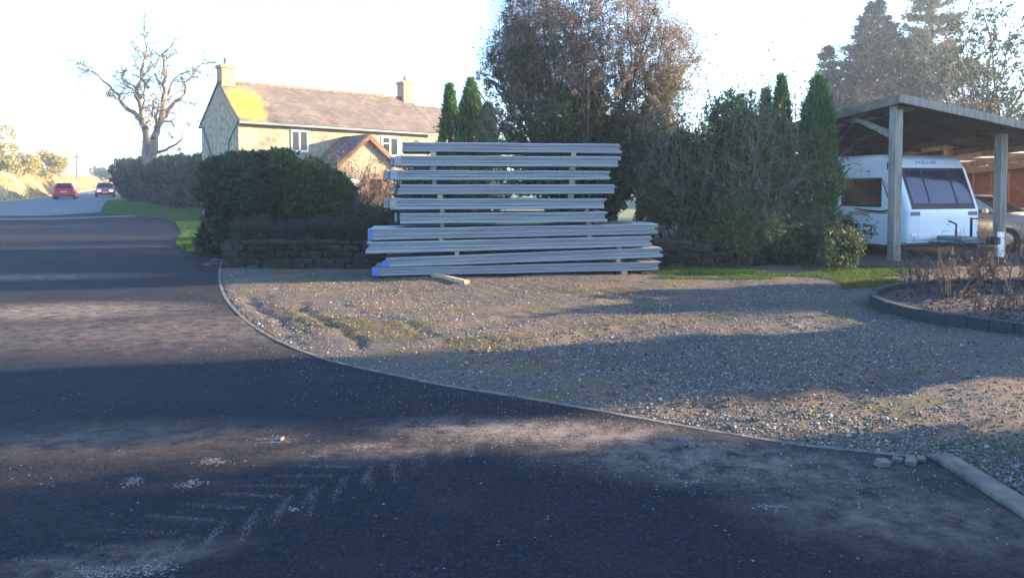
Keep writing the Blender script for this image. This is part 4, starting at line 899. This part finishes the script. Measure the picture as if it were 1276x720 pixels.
limb([(186, 110), (172, 95), (160, 88)], .1, .03, .2, 3, 1.4); limb([(206, 110), (196, 98), (190, 80)], .12, .03, .1, 4, 1.4)
MINR = .0025; tb_ = P(188, 240, DB); put_tree('oak_tree', 'bare gnarled oak with forked trunk standing behind the long dark hedge', (tb_.x, tb_.y, hz(tb_.x, tb_.y)), S, 7, M_BARKP, [], twigmat=M_BARKP, split=1)
# golden bushes on the bank
for (px, top, D, w_, lab) in ((18, 168, 82, 4.2, 'golden leafed bushy tree on the bank above the road'), (58, 186, 92, 3.2, 'smaller golden shrub on the bank behind the red hatchback'), (-25, 150, 75, 4, 'tall golden tree on the bank where it meets the road edge')):
    p = P(px, 220, D); h = P(px, top, D).z; z0 = hz(0, D) + 2.2; lb = []
    for _ in range(16): lb.append((p.x + rng.normal(0, w_ * .4), p.y + rng.normal(0, w_ * .4), z0 + (h - z0 - .8) * rng.uniform(.15, 1), *(rng.uniform(.55, 1.0, 3))))
    put_tree('bank_tree', lab, (p.x, p.y, z0 - .3), stems(rng, (p.x, p.y, z0 - .3), 7, w_ * .6, h - z0, .06, .6), 5, M_BARKP, [lobes_leaves(rng, lb, 55, .22, .13, L_GOLD, .3)], 'golden trees on the bank')
for (px, top, D, w_) in ((133, 208, 170, 3.2), (124, 214, 185, 2.6)):
    p = P(px, 225, D); h = P(px, top, D).z; z0 = hz(0, D); lb = [(p.x + rng.normal(0, w_ * .35), p.y + rng.normal(0, w_ * .35), h - rng.uniform(.8, 2.2), 1.1, 1.1, .8) for _ in range(12)]
    put_tree('distant_tree', 'small round tree far off where the road bends' if px > 130 else 'lower round tree far off beyond the bank', (p.x, p.y, z0), stems(rng, (p.x, p.y, z0), 3, .5, h - z0 - 1, .15, .2), 5, M_BARK, [lobes_leaves(rng, lb, 14, .4, .25, L_MIX, .2)])
p = P(96, 222, 100); pole = thing('telegraph_pole', 'thin timber telegraph pole on the bank beyond the red hatchback', 'pole', (p.x, p.y, hz(0, 100) + 1.8)); V, F = tubes([(0, 0, 0, 0, 0, 3.2, .12, .09)], 8); mk('pole', V, F, M_OLDW, pole); box('cross_arm', -.5, .5, -.05, .05, 2.8, 2.92, M_OLDW, pole)

# large twiggy shrub tree behind the stack
S = []; base = np.array((1.75, 19.6, TZ))
for k in range(46):
    a = rng.uniform(0, 6.28); f = rng.random() ** .5; d = np.array([math.cos(a) * .46 * f, math.sin(a) * .4 * f, 1]); grow(rng, base + np.array([math.cos(a), math.sin(a), 0]) * .6 * f, d, rng.uniform(4.4, 6.9), rng.uniform(.022, .055), 8, .09, .012, (10, 6, 2), 0, S, 3, .30, .75, .15)
cn = N3(rng, 1.6)
def in_crown(X): return np.linalg.norm((X - np.array([base[0] + .08, base[1], 3.7])) / np.array([2.6, 2.1, 4.2]), axis=1) < 1 + .13 * cn(X)
Sa = np.array(S); S = [tuple(r) for r in Sa[(Sa[:, 8] < 1) & in_crown(Sa[:, 3:6]) | in_crown(Sa[:, 3:6])]]
C, Dv = twig_pts(rng, S, 110000, 2); k = (C[:, 2] > .5) & in_crown(C); C, Dv = C[k], Dv[k]; mixn = N3(rng, 1.2)(C) * .45 + (C[:, 2] - 3.3) * .75
kr = mixn > 0; kd = ~kr
cr = [(*leaves(rng, C[kr], Dv[kr], .050, .028, 1.0), L_RUST), (*leaves(rng, C[kd], Dv[kd], .055, .03, 1.0), L_DARK)]
lb = [(base[0] + rng.normal(0, 1.0), base[1] + rng.normal(0, .7), rng.uniform(.7, 3.0) + rng.exponential(.35), *(rng.uniform(.4, .75, 3))) for _ in range(40)]
cr.append(lobes_leaves(rng, lb, 330, .08, .045, L_DARK, .25))
lb = []
for _ in range(130):
    z = rng.uniform(2.6, 7.5); wz = 2.4 * math.sqrt(max(.1, 1 - ((z - 3.9) / 4.0) ** 2)); lb.append((base[0] + .1 + rng.uniform(-1, 1) * wz * .98, base[1] + rng.normal(0, .8), z, *(rng.uniform(.35, .8, 3))))
cr.append(lobes_leaves(rng, lb, 430, .038, .017, L_RUST, .14, 2.6, .4, .9, .1))
put_tree('shrub_tree', 'large twiggy shrub tree with russet top and dark green base behind the stack', tuple(base), S, 5, M_BARK, cr, twigmat=M_TWIG, split=1)
# arching lighter sprays at its sides
for (bx, by, px, py, lab) in ((3.2, 19.2, 838, 60, 'loose dark green shrub arching out beside the russet shrub tree'),):
    tp = np.array(P(px, py, by)); b0 = np.array((bx, by, TZ)); S = []
    for _ in range(9): grow(rng, b0 + rng.normal(0, .25, 3) * np.array([1, 1, 0]), unit(tp - b0 + rng.normal(0, .5, 3)) , np.linalg.norm(tp - b0) * rng.uniform(.45, .9), .016, 8, .10, .0, (12, 6), 0, S, 2, .28, .7)
    C, Dv = twig_pts(rng, S, 9000, 1); put_tree('arching_shrub', lab, tuple(b0), S, 4, M_BARK, [(*leaves(rng, C, Dv, .07, .04, .9), L_MIX if bx > 0 else L_DARK)], category='shrub', twigmat=M_TWIG, split=1)

# columnar conifers
def thuja(px, top, D, w_px, lab, grp, z0=TZ, tips=1, lean=0, m_=L_THUJA):
    x = (px - 638) / FPX * D; h = P(px, top, D).z - z0; Rr = w_px / FPX * D / 2; n = int(9500 * h * Rr / 2); zz = rng.random(n) ** .85
    a = rng.uniform(0, 6.283, n); nz = N3(rng, 2.4); lobe = 1 + .16 * np.sin(a * 4 + zz * 5 + px) + .24 * nz(np.stack([np.cos(a), np.sin(a), zz * h * .9], 1) * 1.6)
    pr = Rr * np.minimum(1, .80 + zz * .5) * np.clip(1 - zz ** 2.6, 0, 1) ** .8 * lobe + .015; rr_ = pr * (.45 + .55 * rng.random(n) ** .5)
    C = np.stack([x + np.cos(a) * rr_ + lean * zz, D + np.sin(a) * rr_, z0 + .05 + zz * (h - .08)], 1); Dv = np.stack([np.cos(a) * .5, np.sin(a) * .5, np.full(n, 1.2)], 1)
    V, F = leaves(rng, C, Dv, .15, .034, .5)
    S = [(x, D, z0 - .05, x + lean * .5, D, z0 + h * .5, .06, .04, 0), (x + lean * .5, D, z0 + h * .5, x + lean, D, z0 + h * .95, .04, .006, 0)]
    for _ in range(40): zb = rng.uniform(.1, .85) * h; a_ = rng.uniform(0, 6.28); S.append((x, D, z0 + zb, x + math.cos(a_) * Rr * .7, D + math.sin(a_) * Rr * .7, z0 + zb + .25, .012, .004, 2))
    put_tree('columnar_conifer', lab, (x, D, z0), S, 6, M_BARK, [(V, F, m_)], grp)
thuja(561, 106, 22.6, 31, 'slim blue green columnar conifer beside the cottage wing', 'columnar conifers'); thuja(587, 100, 22.2, 42, 'tallest columnar conifer between the cottage wing and shrub tree', 'columnar conifers'); thuja(608, 130, 21.8, 36, 'short yellow green conifer at the foot of the tallest columnar one', 'columnar conifers')
thuja(972, 96, 18.3, 34, 'narrow pointed conifer standing among shrubs next to the broad conifer', 'columnar conifers', .2); thuja(953, 112, 18.6, 26, 'short slim conifer half hidden in the mixed shrubs', 'columnar conifers', .2); thuja(1018, 97, 17.9, 56, 'broad bright green columnar conifer beside the caravan', 'columnar conifers', .1)
# mixed shrubs between stack and conifers
def shrub(name, lab, px0, px1, top, D, z0, m_, nl, dens, ls=.075, n_st=16, tw=M_TWIGG, gap=.2, h_tw=1.0, r=.42):
    x0, x1 = (px0 - 638) / FPX * D, (px1 - 638) / FPX * D; h = P(px0, top, D).z - z0; xc = (x0 + x1) / 2; lb = []
    for _ in range(nl):
        u = rng.uniform(-1, 1); hh = (h - r) * math.sqrt(max(.12, 1 - abs(u) ** 2.6)); s = r * rng.uniform(.7, 1.3); lb.append((xc + u * ((x1 - x0) / 2 - s * .7), D + rng.normal(0, .35), z0 + .2 + rng.random() ** .75 * max(.2, hh - s * .6), s, s * .9, s))
    S = stems(rng, (xc, D, z0), n_st, (x1 - x0), h * h_tw, .022, .55, (6, 4), 2); C, Dv = twig_pts(rng, S, 3000, 1)
    return put_tree(name, lab, (xc, D, z0), S, 4, M_BARK, [lobes_leaves(rng, lb, dens, ls, ls * .55, m_, gap), (*leaves(rng, C, Dv, ls * .8, ls * .45, .9), m_)], None, 'shrub', twigmat=tw, split=1, crown_name='foliage')
shrub('evergreen_shrub', 'dense dark shrub right behind the caravan end of the stack', 800, 900, 150, 17.6, TZ, L_DARK, 46, 420)
shrub('lime_shrub', 'lime green topped shrub behind the dense dark shrub', 845, 925, 130, 19.3, TZ, L_YEL, 22, 300, gap=.3)
shrub('twiggy_shrub', 'tall grey twiggy shrub with thin bare top beside the narrow conifer', 872, 972, 100, 17.9, .3, L_MIX, 54, 330, gap=.28, n_st=46, h_tw=1.1)
shrub('olive_shrub', 'olive leafed shrub in front of the twiggy shrub above the grass strip', 868, 965, 245, 16.6, .0, L_MIX, 26, 420, .07, 24)
shrub('dark_shrub', 'low dark shrub below the broad conifer', 955, 1050, 262, 16.7, .0, L_DARK, 26, 480, .06, 26)
shrub('dark_shrub', 'low dark trimmed shrub against the carport post side of the caravan', 1020, 1066, 264, 17.0, .0, L_HEDGE, 14, 520, .06, 14, r=.3)
shrub('evergreen_shrub', 'dark shrub filling the gap behind the twiggy shrub and narrow conifer', 900, 1000, 170, 19.6, .2, L_DARK, 34, 300)
shrub('brown_shrub', 'tangled brown shrub in front of the porch', 412, 492, 205, 24.5, TZ, L_BEECH, 9, 60, .06, 46, M_TWIG, .5, 1.15)
shrub('brown_shrub', 'olive brown shrub between the hedge and the stack', 400, 500, 252, 19.4, TZ, L_DARK, 20, 330, .06, 40, M_TWIG, .4, 1.2)
shrub('evergreen_shrub', 'dark bush directly behind the house end of the stack', 490, 600, 190, 18.2, TZ, L_DARK, 30, 380, .07, 14)
# lavender trailing over the wall
for k in range(9):
    x = -5.55 + k * .42; lb = [(x + rng.normal(0, .15), 15.95 + rng.uniform(0, 1.3), TZ + rng.uniform(-.12, .28), .28, .28, .24) for _ in range(8)]
    V, F, m_ = lobes_leaves(rng, lb, 900, .09, .016, L_LAV, .1, 2.2, 1.0, .5)
    put_tree('lavender', 'grey lavender clump in the row along the top of the stone wall', (x, 16.9, TZ), None, 4, M_BARK, [(V, F, m_)], 'lavender clumps on the wall', 'lavender', crown_name='foliage')
hl = [(rng.uniform(-5.7, -2.2), 15.93 + rng.normal(0, .05), rng.uniform(.02, .55), rng.uniform(.08, .22), .10, rng.uniform(.06, .15)) for _ in range(46)]
put_tree('ivy', 'dark creeping plants hanging over the stone wall below the lavender', (-4, 15.9, 0), None, 4, M_BARK, [lobes_leaves(rng, hl, 520, .06, .035, L_DARK, .35)], None, 'ivy', crown_name='foliage')
hl = [(rng.uniform(3.1, 4.3), 15.95 + rng.normal(0, .08), rng.uniform(.05, .6), .16, .12, .16) for _ in range(14)]
put_tree('ivy', 'dark ivy trailing over the stone wall end by the stack', (3.7, 15.9, 0), None, 4, M_BARK, [lobes_leaves(rng, hl, 600, .06, .05, L_HEDGE, .4)], None, 'ivy', crown_name='foliage')

# tall trees behind the carport
def spruce(px, top, D, w_px, lab, z0, m_, tiers=34, dens=1.0, droop=.25, start=.06, gaps=0.0, name='spruce_tree'):
    x = (px - 638) / FPX * D; h = P(px, top, D).z - z0; Rr = w_px / FPX * D / 2; S = [(x, D, z0, x, D, z0 + h * .5, .028 * h * .5, .018 * h * .5, 0), (x, D, z0 + h * .5, x, D, z0 + h, .018 * h * .5, .01, 0)]; Cs, Ds = [], []
    for i in range(tiers):
        f = start + (1 - start) * (i + rng.random() * .8) / tiers; L = Rr * (1 - f) ** .75 * 1.05 + .12
        for j in range(int(7 + 3 * (1 - f))):
            if rng.random() < gaps: continue
            a = rng.uniform(0, 6.28); l = L * rng.uniform(.6, 1.15); p = np.array([x, D, z0 + f * h]); d = np.array([math.cos(a), math.sin(a), .25 - droop * (1 - f)]); q = p + d * l; S.append((*p, *q, .035, .008, 1))
            n = int(l * 120 * dens) + 10; t = rng.random(n) ** .7; C = p + np.outer(t, q - p) + rng.normal(0, .10 + .10 * l * .3, (n, 3)); C[:, 2] -= np.abs(rng.normal(0, .12, n)) * t; Cs.append(C); Ds.append(np.tile(d * .8 + np.array([0, 0, -.1]), (n, 1)))
    V, F = leaves(rng, np.concatenate(Cs), np.concatenate(Ds), .30, .09, .6)
    put_tree(name, lab, (x, D, z0), S, 6, M_BARK, [(V, F, m_)], 'tall trees behind the carport', twigmat=M_TWIG, split=1)
spruce(1030, 55, 62, 84, 'small dark pointed spruce beyond the carport', .3, L_SPRUCE, 26)
spruce(1087, 0, 63, 175, 'tall dark blue green spruce behind the carport roof', .4, L_SPRUCE, 36)
spruce(1126, 50, 58, 110, 'shorter dark spruce crowding the tall spruce', .4, L_SPRUCE, 24)
spruce(1158, -40, 70, 165, 'sparse brownish pine with open branches next to the tall spruce', .5, L_PINE, 30, 1.0, -.1, .15, .25, 'pine_tree')
S = []; x0 = (1246 - 638) / FPX * 40; rng = np.random.default_rng(41)
for k in range(15): grow(rng, (x0 + rng.normal(0, .5), 40 + rng.normal(0, .5), .2), (rng.uniform(-.42, .42), rng.normal(0, .2), 1), rng.uniform(7.5, 11.5), .09, 9, .12, .01, (12, 6, 3), 0, S, 3, .42, .8, .15)
C, Dv = twig_pts(rng, S, 34000, 2); put_tree('bare_tree', 'twiggy half bare tree towering over the open barn', (x0, 40, .2), S, 6, M_BARK, [(*leaves(rng, C, Dv, .12, .06, .9), L_DARK)], 'tall trees behind the carport', twigmat=M_TWIGG, split=1)
for i, (px0, px1, top, D, lab) in enumerate(((1040, 1105, 126, 34, 'brown beech shrub showing over the carport roof edge'), (1095, 1185, 112, 36, 'taller brown beech shrub behind the carport roof peak'))):
    shrub('beech_shrub', lab, px0, px1, top, D, .1, L_BEECH, 46, 60, .14, 30, M_TWIG, .3, 1.05, .9)

# rose stems in the bed, weeds at the kerb
for k, (px, py, n, h) in enumerate(((1150, 366, 8, .62), (1178, 372, 7, .6), (1205, 362, 9, .75), (1232, 368, 8, .7), (1262, 364, 9, .85), (1222, 392, 5, .35), (1140, 360, 7, .45), (1275, 385, 6, .5))):
    p = G(px, py, .12); S = stems(rng, (p.x, p.y, .1), n + 5, .45, h * 1.15, .010, .6, (4, 3), 2, .2, .02, .5, 5); C, Dv = twig_pts(rng, S, 70, 1)
    put_tree('rose_bush', 'bare brown rose bush with upright thorny stems in the oval bed', (p.x, p.y, .1), S, 4, M_TWIG, [(*leaves(rng, C, Dv, .035, .02, 1), L_BEECH)], 'rose bushes in the bed', 'rose bush', twigmat=M_TWIG, crown_name='dry_leaves', split=1)
n = 700; x = rng.uniform(KX + .15, KX + 1.2, n); y = rng.uniform(2.5, 5.0, n); V, F = blades(rng, x, y, yard_z(x, y) * 0, .05, .01, .9); tag(mk('kerb_weeds', V, F, L_GRASS), kind='stuff')

# trees outside the frame on the sun side: they shade the lane
def shade_tree(lab, x, y, rx, ry, h, n, dens=26, z_lo=.4, ls=.26, gap=.12, m_=L_DARK):
    lb = [(x + rng.uniform(-1, 1) * rx * .7, y + rng.uniform(-1, 1) * ry * .72, z_lo + (h - z_lo - .4) * rng.random(), rx * .5, max(.35, ry * .36), .75) for _ in range(n)]
    put_tree('evergreen_tree', lab, (x, y, -.03), stems(rng, (x, y, -.03), 5, .6, h * .8, .10, .2), 6, M_BARK, [lobes_leaves(rng, lb, dens, ls, ls * .6, m_, gap)], 'trees on the sunny side of the yard')
shade_tree('unseen broad dark evergreen shade tree across the yard from the panel stack', 14, 9.75, 1.3, 1.35, 5.6, 42, 45)
shade_tree('unseen row end evergreen shade tree by the lane mouth', 13, 5.35, 1.4, 1.95, 5.4, 56, 44)
shade_tree('unseen evergreen shade tree behind the photographer side of the lane', 12.5, .6, 1.4, 2.6, 5.2, 60, 40)
shade_tree('unseen low rounded evergreen shade tree beyond the flower bed', 12.5, 13.4, 1.0, 1.2, 2.1, 26, 60, .2)

shade_tree('unseen evergreen tree added to shade the olive shrub', 17.6, 19.5, 1.3, 1.7, 6, 60, 50)  # added out of frame to keep the sun off the front shrubs
# ------------------------------------------------------------------ haze volume added to stand in for the lens glare veil
hzm = bpy.data.materials.new('glare_haze'); hzm.use_nodes = True; hn = hzm.node_tree; hn.nodes.remove(hn.nodes['Principled BSDF'])
pv = hn.nodes.new('ShaderNodeVolumePrincipled'); pv.inputs['Color'].default_value = (.72, .83, 1, 1); pv.inputs['Density'].default_value = .0010; pv.inputs['Anisotropy'].default_value = .2
hn.links.new(pv.outputs[0], hn.nodes['Material Output'].inputs['Volume'])
tag(box('glare_haze', -710, 710, -45, 710, -1.1, 23, hzm), kind='stuff')
